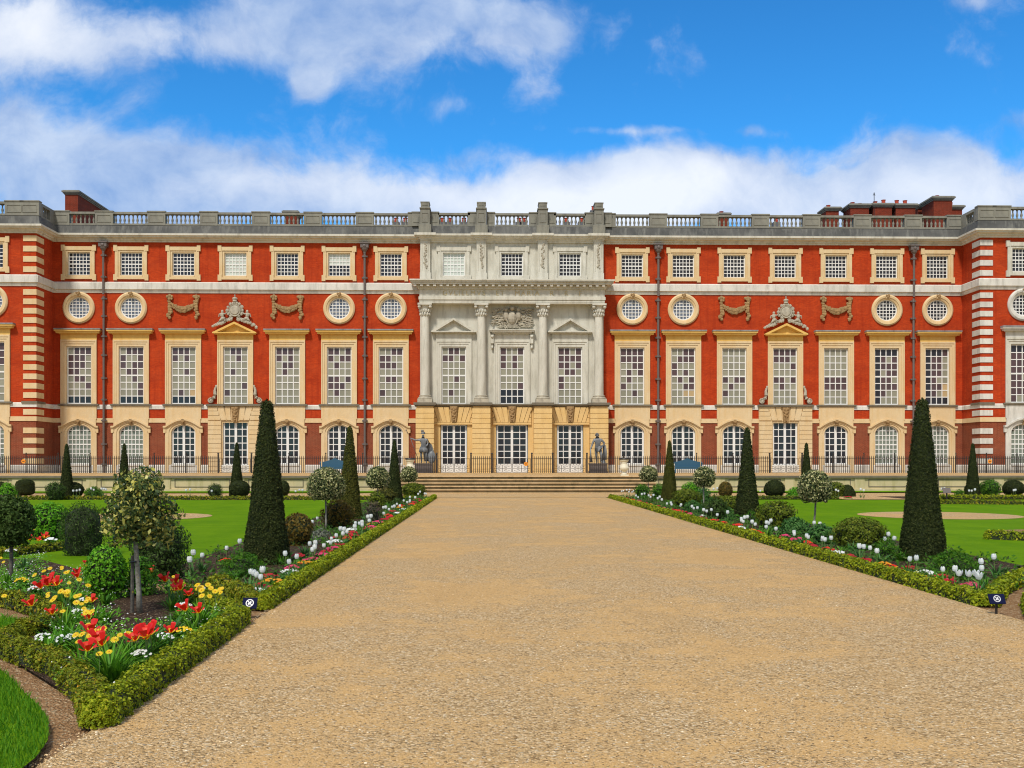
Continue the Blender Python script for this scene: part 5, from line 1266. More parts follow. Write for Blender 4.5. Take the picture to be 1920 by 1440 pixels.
for X, Y in RT:
    x, y = gp(X, Y, .34)
    if x > PL - .35: x = PL - .30
    where = ('in the front group left of the trunk' if X < 215 and Y > 1140 else 'in the bright group before the holly trunk' if 215 <= X < 310 and Y > 1140 else 'beside the near right box hedge' if X >= 310 and Y > 1100 else 'by the lawn edge behind the near bed' if X > 250 else 'beside the fresh green round bush' if X > 135 else 'at the left of the near bed' if Y > 1060 else 'by the lime green bush at left')
    o = place('rt', lambda: tulip_proto('red', True, .28), x, y, f'open red tulip with yellow heart {where}', 'tulip', 'open red tulips of the near left bed', rnd.uniform(.66, .98))
    o.rotation_euler = (rnd.uniform(.15, .4), rnd.uniform(-.2, .2), rnd.uniform(-.5, .5))
def daisy_proto():
    e = empty('daisy'); m = MB(); petals(m, 13, [(.006, 0, .25), (.026, .004, .22), (.036, .0, .10)], [0]); m.lathe([(.008, .002), (.007, .006), (0, .008)], 8, m=1)
    f_ = link('flower', m.mesh('flower', [P['yellow'], P['or']], fix=False), e, (0, 0, .34)); f_.rotation_euler = (.55, 0, 0)
    s_ = MB(); s_.tube([(0, 0, 0), (.008, 0, .17), (0, 0, .34)], .003, 4)
    s_.build('stem', M['stem'], e); m = MB()
    for i in range(2): blade(m, i * 3, .12, .018, .9)
    link('leaves', m.mesh('leaves', [L['blade']], fix=False), e); return e
YD = [(430, 145), (465, 115), (510, 75), (550, 55), (600, 85), (640, 110), (665, 95), (555, 150), (465, 180), (665, 190), (705, 235), (690, 280), (735, 310), (760, 215), (640, 365), (655, 350), (610, 345), (840, 330), (885, 315), (940, 330), (875, 405), (735, 465),
      (1155, 435), (1510, 40), (1575, 30), (1560, 70), (1615, 75), (1520, 110), (1650, 8), (1690, 5), (1705, 40), (395, 50), (630, 30), (480, 60), (530, 70), (575, 80), (625, 130), (520, 60), (680, 88), (745, 315), (675, 275), (600, 380), (1540, 36), (1500, 45), (1670, 8)]
YD = [(a / 4, 1080 + b / 4) for a, b in YD] + [(a / 4.8, 850 + b / 4.8) for a, b in [(415, 1010), (365, 1045), (470, 1165), (580, 1040), (630, 1055), (585, 960), (545, 955), (325, 608), (310, 648), (1580, 1010), (1890, 1135), (1820, 1150), (1865, 1190), (455, 985), (660, 1000), (690, 1080), (20, 880), (60, 900), (40, 1170), (70, 1190)]]
for X, Y in YD:
    x, y = gp(X, Y, .36)
    if x > PL - .33: x = PL - .36
    where = 'beside the near right box hedge' if X > 330 else 'around the bare soil before the holly trunk' if X > 180 else 'in the drift left of the trunk' if Y > 1085 else 'rising behind the red tulips at left'
    o = place('yd', daisy_proto, x, y, f'yellow daisy on a thin stem {where}', 'flower', 'tall yellow daisies of the near left bed', rnd.uniform(.68, .98)); o.rotation_euler = (rnd.uniform(.0, .3), rnd.uniform(-.15, .15), rnd.uniform(-.6, .6))
def inbed(x, y, r=.22):
    if y > 12.5: return x
    lo = float(np.interp(y, [6.6, 7.15, 8.02, 8.75, 9.15, 10.5, 12.5], [-2.41, -2.64, -3.16, -3.8, -4.12, -4.2, -5.3])) + r
    return max(x, min(lo, PL - .26))
# low cushions of pink daisies, pansies and other bedding
def cushion(X, Y, hw, col, lab, dens=1, cat='flowers', leaf='mid', name='bedding_plant', zr=.10):
    x, y = gp(X, Y, zr); t = y; r = max(.10, hw * t / FP); rs = np.random.RandomState(int(X * 7 + Y))
    if x > 0: x = max(x, PR + .24 + r * .7)
    else: x = inbed(min(x, PL - .24 - r * .7), y, .2)
    e = empty(name, (x, y, 0)); tag(e, lab, cat, 'low bedding flowers')
    n = int(500 * (r / .15) ** 2) if t < 20 else 220
    th = rs.uniform(0, 6.283, n); q = np.sqrt(rs.uniform(0, 1, n)); z = zr * .85 * np.sqrt(1 - q ** 2 * .9) * rs.uniform(.3, 1, n)
    Pn = np.stack([r * q * np.cos(th), r * q * np.sin(th), z], 1); Nn = np.stack([np.cos(th) * q, np.sin(th) * q, .8 + 0 * q], 1)
    V, Q = quads_from(Pn, Nn, .022 if t < 20 else .035, .5, .5, rs); link('leaves', fast_mesh('leaves', V, Q, np.zeros(len(Q), int), [L[leaf]]), e)
    m = MB(); nf = int((26 if t < 20 else 16) * dens)
    for i in range(nf):
        a = rs.uniform(0, 6.283); q = math.sqrt(rs.uniform(0, 1)) * .95; fx, fy, fz = r * q * math.cos(a), r * q * math.sin(a), zr * (1.05 - .35 * q * q); fr = ((.013 if zr > .135 else .019) if t < 20 else .032)
        b = len(m.v); kx = 8
        m.v.append((fx, fy - .004, fz + .008)); m.v += [(fx + fr * math.cos(g), fy + fr * math.sin(g) * .9 - .004, fz + .006 + fr * .5 * math.sin(g) + rs.uniform(-.003, .003)) for g in np.linspace(0, 6.283, kx, endpoint=False)]
        for j in range(kx): m.f.append((b, b + 1 + j, b + 1 + (j + 1) % kx)); m.m.append(0)
    link('flowers', m.mesh('flowers', [P[col]], fix=False), e)
for a in [(515, 1100, 18, 'pink', 'magenta daisies below the white tulips near the left sign'), (560, 1057, 12, 'crimson', 'crimson daisies right of the near left cone'), (604, 1038, 14, 'pink', 'pink daisies beside the left box hedge'), (636, 1022, 9, 'crimson', 'deep pink daisies beside the left box hedge below the holly'),
          (422, 1048, 10, 'red', 'small red bedding flowers left of the green mound'), (745, 961, 7, 'crimson', 'tiny red flowers by the left hedge toward the steps'), (690, 990, 10, 'crimson', 'dark red flowers by the second left cone'), (652, 1008, 8, 'red', 'coral flowers by the left hedge'),
          (1581, 1041, 15, 'red', 'scarlet flowers beside the right hedge left of the near cone'), (1663, 1059, 19, 'red', 'bright red daisies at the foot of the near right cone'), (1769, 1086, 19, 'pink', 'pink daisies left of the wide white tulips near the right sign'), (1822, 1094, 18, 'pink', 'pink daisies right of the wide white tulips near the right sign'),
          (1521, 1022, 14, 'crimson', 'dark red leaves and flowers right of the holly trunk'), (1560, 1030, 12, 'crimson', 'dark red bedding beside the right hedge'), (1315, 969, 9, 'pink', 'pink flowers beside the right hedge below tulips'), (1344, 975, 11, 'crimson', 'dark red flowers left of the second right cone'), (1414, 995, 12, 'red', 'red flowers right of the second right cone'),
          (1463, 1009, 13, 'crimson', 'crimson flowers along the right hedge before the blue green mound'), (1378, 984, 9, 'crimson', 'small pink flowers at the foot of the second right cone'), (1270, 956, 6, 'red', 'tiny red flowers under the far right cone'), (1197, 938, 5, 'pink', 'tiny pink flowers at the start of the right hedge'),
          (1693, 1072, 11, 'yellow', 'yellow pansies beside the near right hedge'), (1735, 1082, 7, 'or', 'orange pansies in the right bed')]:
    cushion(*a[:4], a[4], leaf='dark' if a[3] == 'crimson' else 'mid')
for a in [(342, 1178, 12, 'yellow', 'small yellow pansies inside the near box hedge'), (226, 1280, 9, 'or', 'orange pansies in the bottom corner of the near bed'), (125, 1192, 16, 'white', 'large white pansies at the left front of the near bed'), (68, 1100, 15, 'white', 'white pansies behind the leftmost red tulip'),
          (275, 1222, 12, 'white', 'white bell flowers among leaves in the front of the near bed'), (150, 1143, 12, 'white', 'small white flowers among the yellow daisies'), (305, 1190, 10, 'white', 'white flowers right of the red tulips'), (345, 1132, 12, 'white', 'white flowers below red tulips near the hedge'), (160, 1122, 14, 'white', 'white flowers before the round green bush'),
          (370, 1100, 12, 'white', 'white flowers near the lawn edge'), (95, 1010, 12, 'white', 'white flowers under the red tulips at far left'), (20, 1030, 14, 'white', 'white flowers behind the dark ball tree'), (40, 1085, 14, 'yellow', 'yellow flowers left of the dark ball trunk'), (80, 1190, 12, 'white', 'tiny white flowers inside the bronzed hedge')]:
    cushion(*a[:4], a[4], dens=.8, zr=.14)
for X, Y, c in [(290, 932, 'red'), (370, 931, 'crimson'), (384, 932, 'crimson'), (440, 936, 'red'), (456, 937, 'red'), (345, 933, 'pink'), (590, 934, 'red'), (1430, 931, 'crimson'), (1590, 933, 'crimson'), (1470, 932, 'pink'), (1780, 930, 'crimson'), (1870, 931, 'red'), (1886, 931, 'crimson'), (1545, 934, 'yellow'), (85, 930, 'yellow')]:
    x, y = gp(X, Y, .1); y = min(max(y, 47), 49.5); cushion(X, HZ + (1.6 - .1) * FP / (y / ray(X)[1]), 9, c, f'low {"dark red" if c == "crimson" else c} bedding in the far {"left" if X < 960 else "right"} cross bed')
r2 = random.Random(21)
for i in range(64):
    right = i % 2; y = 12.6 * (46 / 12.6) ** ((i + .5) / 64); off = r2.uniform(.30, .75) * (1 if y > 14 else .7); x = PR + off if right else PL - off
    a, b_ = x / y, 1; u = (a * math.cos(YAW) - math.sin(YAW)) / (math.cos(YAW) + a * math.sin(YAW)); X = 960 + FP * u; t = y / ray(X)[1]
    c_ = r2.choice(['crimson', 'pink', 'red', 'crimson', 'crimson', 'white', 'or'])
    cushion(X, HZ + (EYE - .1) * FP / t, r2.uniform(.10, .17) * FP / t, c_, f'low {dict(crimson="dark red", pink="pink", red="red", white="white", or_="orange").get(c_, "orange")} bedding plant by the {"right" if right else "left"} path hedge near {mark(y)}', dens=.9, leaf=r2.choice(['mid', 'mid', 'dark', 'rust']), zr=.13)
# strappy leaf clumps
def clump(X, Yb, n, ln, leaf, lab, wd=.010):
    x, y = gp(X, Yb); x = inbed(min(x, PL - .30), y) if x < 0 else max(x, PR + .36)
    m = MB()
    for i in range(n): blade(m, rnd.uniform(0, 6.28), ln * rnd.uniform(.6, 1.15), wd * rnd.uniform(.7, 1.3), rnd.uniform(.25, 1.05), 0, 0, rnd.uniform(0, .05), 6)
    o = link('leafy_clump', m.mesh('leafy_clump', [L[leaf]], fix=False), None, (x, y, 0)); tag(o, lab, 'plant', 'strap leaved clumps of the near bed')
for i in range(56):
    right = i % 2; y = 12.4 * (46 / 12.4) ** ((i + .5) / 56); off = r2.uniform(.34, 1.3) * (1 if y > 14 else .6); x = PR + off if right else PL - off
    a = x / y; u = (a * math.cos(YAW) - math.sin(YAW)) / (math.cos(YAW) + a * math.sin(YAW)); X = 960 + FP * u; t = y / ray(X)[1]
    clump(X, HZ + EYE * FP / t, 30, r2.uniform(.18, .26), r2.choice(['bladed', 'mid', 'bladed', 'blade']), f'tuft of tulip leaves in the {"right" if right else "left"} path bed near {mark(y)}', .014)
r3 = random.Random(5)
for i in range(60):
    y = r3.uniform(7.6, 12.5); lo = -2.72; hi = -3.0 - (y - 7.6) * .75; x = r3.uniform(inbed(-9, y), lo)
    a = x / y; u = (a * math.cos(YAW) - math.sin(YAW)) / (math.cos(YAW) + a * math.sin(YAW)); X = 960 + FP * u
    if abs(X - 262) < 60 and 1100 < HZ + EYE * FP / (y / ray(X)[1]) < 1215: continue
    clump(X, HZ + EYE * FP / (y / ray(X)[1]), 26, r3.uniform(.12, .24), r3.choice(['blade', 'bright', 'mid', 'blade']), 'fresh leafy tuft filling the soil of the near left bed', .012)
for a in [(205, 1282, 60, .34, 'blade', 'largest bright strap leaved clump at the front of the near bed'), (250, 1280, 26, .26, 'blade', 'small bright clump right of the largest one at the front'), (375, 1186, 60, .30, 'blade', 'strap leaved clump under the red tulips by the hedge corner'), (118, 1190, 45, .30, 'blade', 'bright strappy clump among daisies at left'),
          (160, 1225, 34, .28, 'bladed', 'dull green tulip leaves below the white pansies'), (275, 1215, 40, .26, 'bladed', 'tulip leaves below the bright red group'), (320, 1200, 34, .26, 'bladed', 'grey green leaves right of the front red tulips'), (322, 1115, 50, .26, 'bladed', 'dark tulip leaves by the lawn edge'), (60, 1160, 34, .22, 'bladed', 'tulip leaves at the left of the near bed'),
          (45, 1075, 44, .28, 'bladed', 'dark strap leaves right of the dark ball trunk'), (12, 1105, 44, .28, 'blade', 'bright strap leaves at the left picture edge'), (100, 1110, 44, .26, 'bladed', 'tulip leaves below the red cluster at left'), (380, 1075, 30, .22, 'bladed', 'tulip leaves under three white tulips on the lawn edge'), (490, 1130, 46, .24, 'bladed', 'tulip leaves under the four white tulips by the sign'),
          (545, 1092, 34, .22, 'bladed', 'tulip leaves beside the near left cone'), (130, 1135, 50, .24, 'blade', 'fresh leaves under the yellow daisies'), (420, 1165, 34, .22, 'blade', 'leaves inside the near hedge corner'), (245, 1235, 34, .2, 'mid', 'broad green leaves in the front of the bed'), (170, 1180, 40, .26, 'blade', 'leaves around the front red tulips'),
          (1815, 1122, 50, .24, 'bladed', 'tulip leaves under the wide white tulips near the right sign'), (1712, 1088, 34, .22, 'bladed', 'tulip leaves before the near right cone'), (1612, 1050, 30, .22, 'bladed', 'tulip leaves left of the near right cone'), (1550, 1036, 30, .22, 'bladed', 'tulip leaves below the olive bush'), (1870, 1082, 40, .22, 'bladed', 'grey green leaves at the right end of the near right bed'), (1735, 1098, 40, .16, 'mid', 'loose green leaves in the right bed')]:
    clump(*a)
# ground-cover scatter over the beds: small leaves and mulch chips (nobody could count them)
def scatter(name, polys, n, size, leaf, zmax, seed, holes=()):
    rs = np.random.RandomState(seed); out = []
    for poly, k_ in polys:
        xs, ys = [p[0] for p in poly], [p[1] for p in poly]; c = rs.uniform([min(xs), min(ys)], [max(xs), max(ys)], (k_ * 4, 2))
        ins = np.zeros(len(c), bool); j = len(poly) - 1
        for i in range(len(poly)):
            xi, yi = poly[i]; xj, yj = poly[j]
            hit = ((yi > c[:, 1]) != (yj > c[:, 1])) & (c[:, 0] < (xj - xi) * (c[:, 1] - yi) / (yj - yi + 1e-12) + xi); ins ^= hit; j = i
        out.append(c[ins][:k_])
    c = np.concatenate(out); return c, rs
c, rs = scatter('g', [(bedNear, 15000)], 0, 0, 0, 0, 3)
cl = lumpf(np.column_stack([c, c[:, 0] * 0]), np.random.RandomState(9), .5, 3.0); c = c[cl > 1.02]
Pn = np.column_stack([c, rs.uniform(.02, .13, len(c))]); V, Q = quads_from(Pn, np.tile([0, -.3, 1.0], (len(c), 1)), .020, .5, .5, rs)
V2, Q2 = quads_from(Pn[::7] + [0, 0, .05], np.tile([0, -.5, 1.0], (len(Pn[::7]), 1)), .008, .9, .4, rs); V = np.concatenate([V, V2]); mi_ = np.concatenate([np.zeros(len(Q), int), np.ones(len(Q2), int)]); Q = np.concatenate([Q, Q2 + len(V) - len(V2)])
o = link('ground_cover', fast_mesh('ground_cover', V, Q, mi_, [L['blade'], P['white']])); tag(o, 'low green seedlings carpeting the near left bed soil', 'plants', kind='stuff')
bL = rect(-4.8, -2.65, 12.5, 48); bR = rect(5.7, 8.2, 13, 48)
c, rs = scatter('g', [(bL, 12000), (bR, 14000)], 0, 0, 0, 0, 4)
cl = lumpf(np.column_stack([c, c[:, 0] * 0]), np.random.RandomState(19), .5, 2.2); c = c[cl > .92]
Pn = np.column_stack([c, rs.uniform(.02, .16, len(c))]); V, Q = quads_from(Pn, np.tile([0, -.3, 1.0], (len(c), 1)), .034, .5, .6, rs)
o = link('ground_cover', fast_mesh('ground_cover', V, Q, rs.randint(0, 2, len(Q)), [L['dark'], L['mid']])); tag(o, 'dark green ground cover between the shrubs of the path beds', 'plants', kind='stuff')
# grass blades on the nearest lawn
def grassy(name, poly, n, lab, hgt=.035, seed=1):
    c, rs = scatter('g', [(poly, n)], 0, 0, 0, 0, seed); n = len(c); a = rs.uniform(0, 6.283, n); h = hgt * rs.uniform(.5, 1.4, n); w_ = .0022 + .0012 * rs.uniform(0, 1, n)
    le = rs.normal(0, .35, (n, 2)) * h[:, None]; dx = np.stack([np.cos(a) * w_, np.sin(a) * w_], 1)
    V = np.stack([np.column_stack([c - dx, 0 * a + .028]), np.column_stack([c + dx, 0 * a + .028]), np.column_stack([c + dx * .4 + le, h + .03]), np.column_stack([c - dx * .4 + le, h + .03])], 1).reshape(-1, 3)
    o = link(name, fast_mesh(name, V, np.arange(4 * n).reshape(-1, 4), np.zeros(n, int), [L['grass']])); tag(o, lab, 'grass', kind='stuff')
grassy('grass', [p for p in nearlawn if p[1] > 3.5] + [(-6, 5)], 60000, 'short mown grass blades on the nearest round lawn', seed=5)
grassy('grass', lawn3, 14000, 'short mown grass blades on the small lawn patch at left', seed=6)
# loose stones on the nearest gravel
rs = np.random.RandomState(2); n = 12000; yv = 5.0 + 9 * rs.uniform(0, 1, n) ** 1.6; xv = rs.uniform(PL + .02, PR, n)
keep = lumpf(np.column_stack([xv, yv, xv * 0]), np.random.RandomState(3), .6, 1.6) + rs.normal(0, .3, n) > .9; xv, yv = xv[keep], yv[keep]; n = len(xv)
ed = rs.uniform(0, 1, n) < .25; xv[ed] = PL + np.abs(rs.normal(0, .12, ed.sum())) - .05
r_ = .003 + .0055 * rs.uniform(0, 1, n) ** 2; base = np.array([[1, 0, 0], [0, 1, 0], [-1, 0, 0], [0, -1, 0], [.5, .5, .7], [-.5, .5, .6], [-.5, -.5, .7], [.5, -.5, .55]])
an = rs.uniform(0, 6.28, n); ca, sa = np.cos(an), np.sin(an); st_ = rs.uniform(.6, 1.3, (n, 2))
B = base[None] * np.stack([r_ * st_[:, 0], r_ * st_[:, 1], r_ * .9], 1)[:, None, :]
V = np.stack([B[..., 0] * ca[:, None] - B[..., 1] * sa[:, None] + xv[:, None], B[..., 0] * sa[:, None] + B[..., 1] * ca[:, None] + yv[:, None], B[..., 2] + .001], 2).reshape(-1, 3)
f_ = np.array([[0, 1, 5, 4], [1, 2, 6, 5], [2, 3, 7, 6], [3, 0, 4, 7], [4, 5, 6, 7]]); Q = (f_[None] + 8 * np.arange(n)[:, None, None]).reshape(-1, 4)
ms, nn, bb = newmat('loose_stone', .85); g_ = nn.node('ShaderNodeNewGeometry'); nn.l.new(nn.ramp(g_.outputs['Random Per Island'], [(0, (.34, .21, .09)), (.4, (.62, .42, .20)), (.8, (.78, .58, .33)), (1, (.88, .76, .56))]), bb.inputs['Base Color'])
o = link('loose_gravel', fast_mesh('loose_gravel', V, Q, np.zeros(len(Q), int), [ms])); tag(o, 'loose pale pebbles strewn on the near gravel walk', 'gravel', kind='stuff')

# ------------------------------------------------------------------ signs
def sign(X, Yb, h, w_, hh, tilt, lab, rz=0):
    x, y = gp(X, Yb); e = empty('sign', (x, y, 0), rz); tag(e, lab, 'sign')
    m = MB(); m.box(-.012, .012, -.006, .006, 0, h - .02); m.build('post', M['iron'], e)
    b = MB(); b.box(-w_, w_, -.006, .006, -hh, hh); p = b.build('plate', M['navy'], e, (0, -.012, h)); p.rotation_euler = (-tilt, 0, 0)
    m = MB(); m.lathe([(hh * .54, -.0085), (hh * .70, -.0085), (hh * .70, -.004), (hh * .54, -.004), (hh * .54, -.0085)], 28, (0, 0, 0), 0, 'y')
    m.prism_y([(-hh * .50, hh * .38), (-hh * .38, hh * .50), (hh * .50, -hh * .38), (hh * .38, -hh * .50)][::-1], -.009, -.005)
    # walking foot pictogram
    m.prism_y([(-hh * .30, -hh * .30), (-hh * .05, -hh * .34), (hh * .10, -hh * .10), (hh * .30, hh * .05), (hh * .25, hh * .34), (hh * .05, hh * .30), (-hh * .10, hh * .08), (-hh * .34, -hh * .12)], -.0085, -.005)
    m.build('pictogram', M['signw'], p)
sign(469, 1156, .14, .075, .060, .5, 'small navy sign with white pictogram at the left hedge corner')
sign(1868, 1151, .16, .085, .055, .5, 'small navy sign with white pictogram on the soil at right')
sign(1772, 930, .38, .30, .17, .5, 'small dark board on posts in the far right bed') if False else None
e = empty('sign', (ray(1775)[0] / ray(1775)[1] * 46, 46, 0)); tag(e, 'dark blank board on a post in the far right bed', 'sign')
m = MB(); m.box(-.03, .03, -.02, .02, 0, .34); m.build('post', M['iron'], e); m = MB(); m.box(-.17, .17, -.02, .02, -.12, .12); p = m.build('plate', M['pipe'], e, (0, 0, .40)); p.rotation_euler = (-.4, 0, 0)

# ------------------------------------------------------------------ railings, gates
FY = 76.2; FH = 1.22
def railing(x0, x1, lab):
    e = empty('iron_railing', ((x0 + x1) / 2, FY, TZ)); tag(e, lab, 'railing', 'black railings before the palace'); o = -(x0 + x1) / 2
    m = MB(); n = int((x1 - x0) / .135)
    for i in range(n + 1):
        xx = x0 + o + (x1 - x0) * i / n; m.box(xx - .019, xx + .019, -.016, .016, 0, FH - .05); m.add([(xx - .016, -.016, FH - .05), (xx + .016, -.016, FH - .05), (xx + .016, .016, FH - .05), (xx - .016, .016, FH - .05), (xx, 0, FH + .04)], [(0, 1, 4), (1, 2, 4), (2, 3, 4), (3, 0, 4)])
    b = m.build('bars', M['iron'], e)
    for z in (.12, FH - .18): q = MB(); q.box(x0 + o, x1 + o, -.022, .022, z, z + .035); q.build('rail', M['iron'], e)
    k_ = max(1, int((x1 - x0) / 2.2))
    for i in range(k_ + 1):
        q = MB(); xx = x0 + o + (x1 - x0) * i / k_; q.box(xx - .028, xx + .028, -.03, .03, 0, FH + .10); q.ell((xx, 0, FH + .17), (.05, .05, .07), 0, 6, 4); q.build('post', M['iron'], e)
def gate(x, w_, lab):
    e = empty('gate', (x, FY, TZ)); tag(e, lab, 'gate', 'low iron gates before the doorways')
    for s in (-1, 1):
        m = MB(); a, b = sorted((s * .03, s * w_)); m.box(a, a + .03, -.015, .015, .04, 1.04); m.box(b - .03, b, -.015, .015, .04, 1.04); m.box(a + .03, b - .03, -.012, .012, .04, .07); m.box(a + .03, b - .03, -.012, .012, 1.0, 1.03); m.box(a + .03, b - .03, -.012, .012, .56, .58)
        ironpanel(m, a + .05, b - .05, 0, .08, .55, .017)
        for i in range(1, 5): xx = a + (b - a) * i / 5; m.box(xx - .014, xx + .014, -.012, .012, .58, 1.0)
        m.build('leaf', M['iron'], e)
        q = MB(); q.box(*sorted((s * (w_ + .02), s * (w_ + .10))), -.04, .04, 0, 1.30); q.ell((s * (w_ + .06), 0, 1.38), (.06, .06, .08), 0, 6, 4); q.build('post', M['iron'], e)
gates = [(PX - 20.62, 1.1, 'iron gate before the rusticated doorway of the left wing'), (PX - 4.34, 1.15, 'iron gate before the left of the three central doors'), (PX, 1.35, 'widest iron gate before the middle central door'), (PX + 4.34, 1.15, 'iron gate before the right of the three central doors'), (PX + 20.62, 1.1, 'iron gate before the rusticated doorway of the right wing')]
gates = [(x * FY / 79.8 + 0 * w_, w_, lb) for x, w_, lb in gates]
for g_ in gates: gate(*g_)
ed = [-44] + sum([[g_[0] - g_[1] - .1, g_[0] + g_[1] + .1] for g_ in gates], []) + [47]
labs = ['long black railing before the left wing and pavilion', 'black railing from the left doorway to the warrior statue', 'short black railing left of the middle gate', 'short black railing right of the middle gate', 'black railing from the club bearing statue to the right doorway', 'long black railing before the right wing and pavilion']
for i in range(6): railing(ed[2 * i], ed[2 * i + 1], labs[i])
for X, Yc, lab in ((44, 865, 'round orange notice on the railing at far left'), (1856, 865, 'round orange notice on the railing at far right'), (986, 870, 'small orange notice on the middle gate')):
    y = FY - .05; x = ray(X)[0] / ray(X)[1] * y; e = empty('notice', (x, y, 1.6 + (868 - Yc) * y / FP)); tag(e, lab, 'sign')
    m = MB(); m.lathe([(0, -.012), (.15, -.012), (.15, .008), (0, .008)], 20, (0, 0, 0), 0, 'y'); m.build('disc', M['orange'], e); m = MB(); m.box(-.08, .08, -.016, -.013, -.02, .03); m.build('print', M['iron'], e)

# ------------------------------------------------------------------ benches, urns
def bench(x, y, lab, sc=1.0):
    e = empty('bench', (x, y, TZ)); tag(e, lab, 'bench', 'blue garden benches on the terrace')
    m = MB(); n = 14; hz = lambda u: .80 + .17 * (math.cos(u * math.pi * 1.0) * .5 + .5) + (.05 if abs(u) < .22 else 0)
    for i in range(n):
        u0, u1 = -1 + 2 * i / n, -1 + 2 * (i + 1) / n; m.prism_y([(u0 * .88, .46), (u1 * .88, .46), (u1 * .88, hz(u1)), (u0 * .88, hz(u0))], .24, .275)
    m.box(-.06, .06, .235, .28, .97, 1.05); m.build('backrest', M['blue'], e)
    m = MB(); m.box(-.90, .90, -.26, .24, .42, .46); m.box(-.88, .88, -.25, -.22, .30, .42); m.build('seat', M['blue'], e)
    for s in (-1, 1):
        m = MB(); m.prism_y([(s * .94 - .04, 0), (s * .94 + .04, 0), (s * 1.0 + .03, .80), (s * 1.0 - .05, .80)], .20, .28); m.build('leg', M['blue'], e)
        m = MB(); m.box(s * .92 - .035, s * .92 + .035, -.27, -.20, 0, .66); m.build('leg', M['blue'], e)
        m = MB(); m.tube([(s * .94, -.30, .68), (s * .95, 0, .71), (s * .98, .24, .78)], .04, 6); m.build('armrest', M['blue'], e)
    return e
bench(ray(627)[0] / ray(627)[1] * 73.5, 73.5, 'blue wooden bench before the left wing'); bench(ray(1290)[0] / ray(1290)[1] * 73.5, 73.5, 'blue wooden bench half hidden by the far right yew cone')
def urn(x, y, z, lab):
    e = empty('urn', (x, y, z)); tag(e, lab, 'urn', 'cream stone urns beside the steps')
    m = MB(); m.box(-.22, .22, -.22, .22, 0, .07); m.lathe([(.17, .07), (.18, .11), (.10, .16), (.08, .22), (.14, .27), (.25, .36), (.27, .46), (.22, .56), (.17, .66), (.18, .76), (.24, .84), (.26, .90), (.22, .90)], 20); m.build('body', M['urn'], e, smooth=False)
    m = MB(); m.lathe([(.26, .90), (.29, .93), (.27, .97), (.20, .97), (.18, .88)], 20); m.build('rim', M['iron'], e)
urn(CX + 5.97, 59.6, TZ, 'cream stone urn at the right end of the top step'); urn(CX - 6.0, 59.6, TZ, 'cream stone urn at the left end of the steps behind a holly ball')

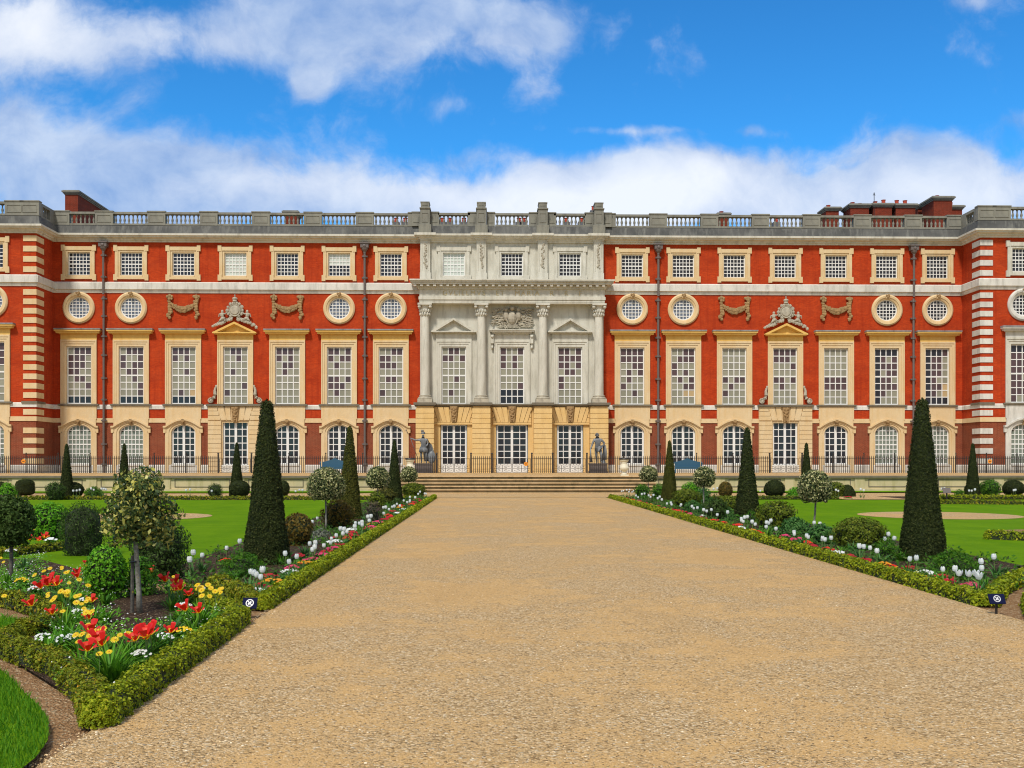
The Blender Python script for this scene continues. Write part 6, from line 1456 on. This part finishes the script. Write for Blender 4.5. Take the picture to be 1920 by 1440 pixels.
# ------------------------------------------------------------------ statues
def skin(name, V, E, rad, mat, parent, sub=2):
    me = bpy.data.meshes.new(name); me.from_pydata(V, E, []); o = bpy.data.objects.new(name, me); COL.objects.link(o)
    md = o.modifiers.new('s', 'SKIN'); md.use_smooth_shade = True
    for i, v in enumerate(me.skin_vertices[0].data):
        r = rad[i]; v.radius = (r, r) if isinstance(r, (int, float)) else r; v.use_root = (i == 0)
    o.modifiers.new('u', 'SUBSURF').levels = sub
    dg = bpy.context.evaluated_depsgraph_get(); me2 = bpy.data.meshes.new_from_object(o.evaluated_get(dg)); bpy.data.objects.remove(o); me2.materials.clear(); me2.materials.append(mat)
    return link(name, me2, parent)
def statue(x, lab, kind):
    e = empty('statue', (x, 77.2, TZ)); tag(e, lab, 'statue')
    m = MB(); m.box(-.68, .68, -.42, .42, 0, .10); m.box(-.62, .62, -.36, .36, .10, .60); m.box(-.66, .66, -.40, .40, .60, .70); m.build('plinth', M['pipe'], e)
    Z = .70; k = 1.18
    if kind == 'warrior':
        V = [(0, 0, .95), (.02, 0, 1.15), (.0, 0, 1.38), (-.02, -.01, 1.52), (-.02, -.02, 1.62), (-.02, -.03, 1.76),
             (-.12, 0, .90), (-.14, -.08, .50), (-.12, .0, .08), (-.14, -.14, .03), (.12, 0, .90), (.17, -.10, .52), (.18, .06, .10), (.20, -.08, .03),
             (-.22, 0, 1.44), (-.46, -.06, 1.40), (-.72, -.10, 1.50), (-.80, -.11, 1.53), (.20, 0, 1.44), (.26, .02, 1.18), (.16, -.14, 1.02), (.10, -.18, 1.02)]
        E = [(0, 1), (1, 2), (2, 3), (3, 4), (4, 5), (0, 6), (6, 7), (7, 8), (8, 9), (0, 10), (10, 11), (11, 12), (12, 13), (2, 14), (14, 15), (15, 16), (16, 17), (2, 18), (18, 19), (19, 20), (20, 21)]
        rd = [.16, .14, .18, .08, .065, .10, .11, .075, .05, .045, .11, .075, .05, .045, .08, .055, .042, .045, .08, .055, .045, .05]
    else:
        V = [(0, 0, .95), (.0, 0, 1.15), (-.02, 0, 1.38), (-.03, -.01, 1.53), (-.04, -.03, 1.63), (-.05, -.05, 1.76),
             (-.12, 0, .90), (-.10, -.06, .50), (-.06, .02, .08), (-.08, -.13, .03), (.12, 0, .90), (.20, -.12, .54), (.22, .02, .10), (.27, -.12, .03),
             (-.23, 0, 1.43), (-.34, .02, 1.16), (-.42, -.08, .95), (-.44, -.10, .88), (.22, 0, 1.43), (.42, .02, 1.22), (.28, -.16, 1.05), (.20, -.20, .99)]
        E = [(0, 1), (1, 2), (2, 3), (3, 4), (4, 5), (0, 6), (6, 7), (7, 8), (8, 9), (0, 10), (10, 11), (11, 12), (12, 13), (2, 14), (14, 15), (15, 16), (16, 17), (2, 18), (18, 19), (19, 20), (20, 21)]
        rd = [.16, .15, .20, .09, .07, .10, .12, .085, .055, .048, .12, .085, .055, .048, .09, .065, .05, .05, .09, .065, .05, .05]
    S_ = lambda p: (p[0] * k, p[1] * k, p[2] * k + Z)
    skin('figure', [S_(p) for p in V], E, [r * k for r in rd], M['statue'], e)
    def part(nm, fn): m = MB(); fn(m); m.v = [S_(p) for p in m.v]; return m.build(nm, M['statue'], e, smooth=True)
    if kind == 'warrior':
        part('helmet', lambda m: (m.lathe([(.12, 0), (.13, .06), (.10, .13), (0, .17)], 12, (-.02, -.02, 1.78)), [m.ell((-.02, -.06 + .05 * i, 1.95 + .05 * math.sin(i)), (.035, .05, .07), 0, 6, 4) for i in range(4)], m.ell((-.10, -.06, 1.98), (.05, .03, .08), 0, 6, 4)))
        def fn(m):
            for i in range(9):
                a = -1.3 + i * .33; m.tube([(.16 * math.sin(a), -.15 * math.cos(a), 1.0), (.22 * math.sin(a), -.20 * math.cos(a), .80), (.24 * math.sin(a), -.22 * math.cos(a), .66)], [.06, .06, .045], 5)
        part('tunic', fn)
        def fn(m):
            for i in range(8): m.tube([(-.20 + i * .06, .14, 1.46), (-.05 + i * .07, .24, 1.1), (.05 + i * .075, .26, .6), (.10 + i * .07, .24, .12)], [.06, .075, .085, .07], 6)
        part('cloak', fn)
        part('spear', lambda m: (m.tube([(-1.02, -.11, 1.92), (-.78, -.12, 1.50), (-.34, -.14, .30)], .018, 6), m.lathe([(.0, 0), (.04, .06), (0, .2)], 6, (-1.05, -.11, 1.92))))
        part('shield', lambda m: m.ell((.50, -.02, .36), (.26, .10, .38), 0, 14, 8))
    else:
        part('hair', lambda m: [m.ell((-.05 + .09 * math.sin(i), -.02 + .08 * math.cos(i), 1.82 - .05 * (i % 3)), (.05, .05, .05), 0, 6, 4) for i in range(9)] + [m.ell((-.05, -.12, 1.70), (.06, .05, .07), 0, 6, 4)])
        part('club', lambda m: m.tube([(-.46, -.10, .95), (-.46, -.10, .55), (-.42, -.08, .06)], [.03, .05, .085], 8))
        def fn(m):
            for i in range(6): m.tube([(.30 - i * .02, -.14 - .02 * i, 1.08 - i * .03), (.05, -.22, .98 - i * .04), (-.20 + i * .02, -.14, .90 - i * .05)], [.05, .055, .04], 6)
            for i in range(5): m.tube([(.36 + .02 * i, .0, 1.10), (.38 + .03 * i, .08, .7), (.34 + .04 * i, .10, .2)], [.05, .07, .06], 6)
        part('lion_skin', fn)
        part('tree_stump', lambda m: m.lathe([(.14, 0), (.11, .2), (.10, .5), (.08, .6), (0, .62)], 9, (.36, .16, 0)))
statue(ray(794)[0] / ray(794)[1] * 77.2, 'grey lead statue of a helmeted warrior holding out a spear', 'warrior')
statue(ray(1121)[0] / ray(1121)[1] * 77.2, 'grey lead statue of a bare man leaning on a club', 'hercules')
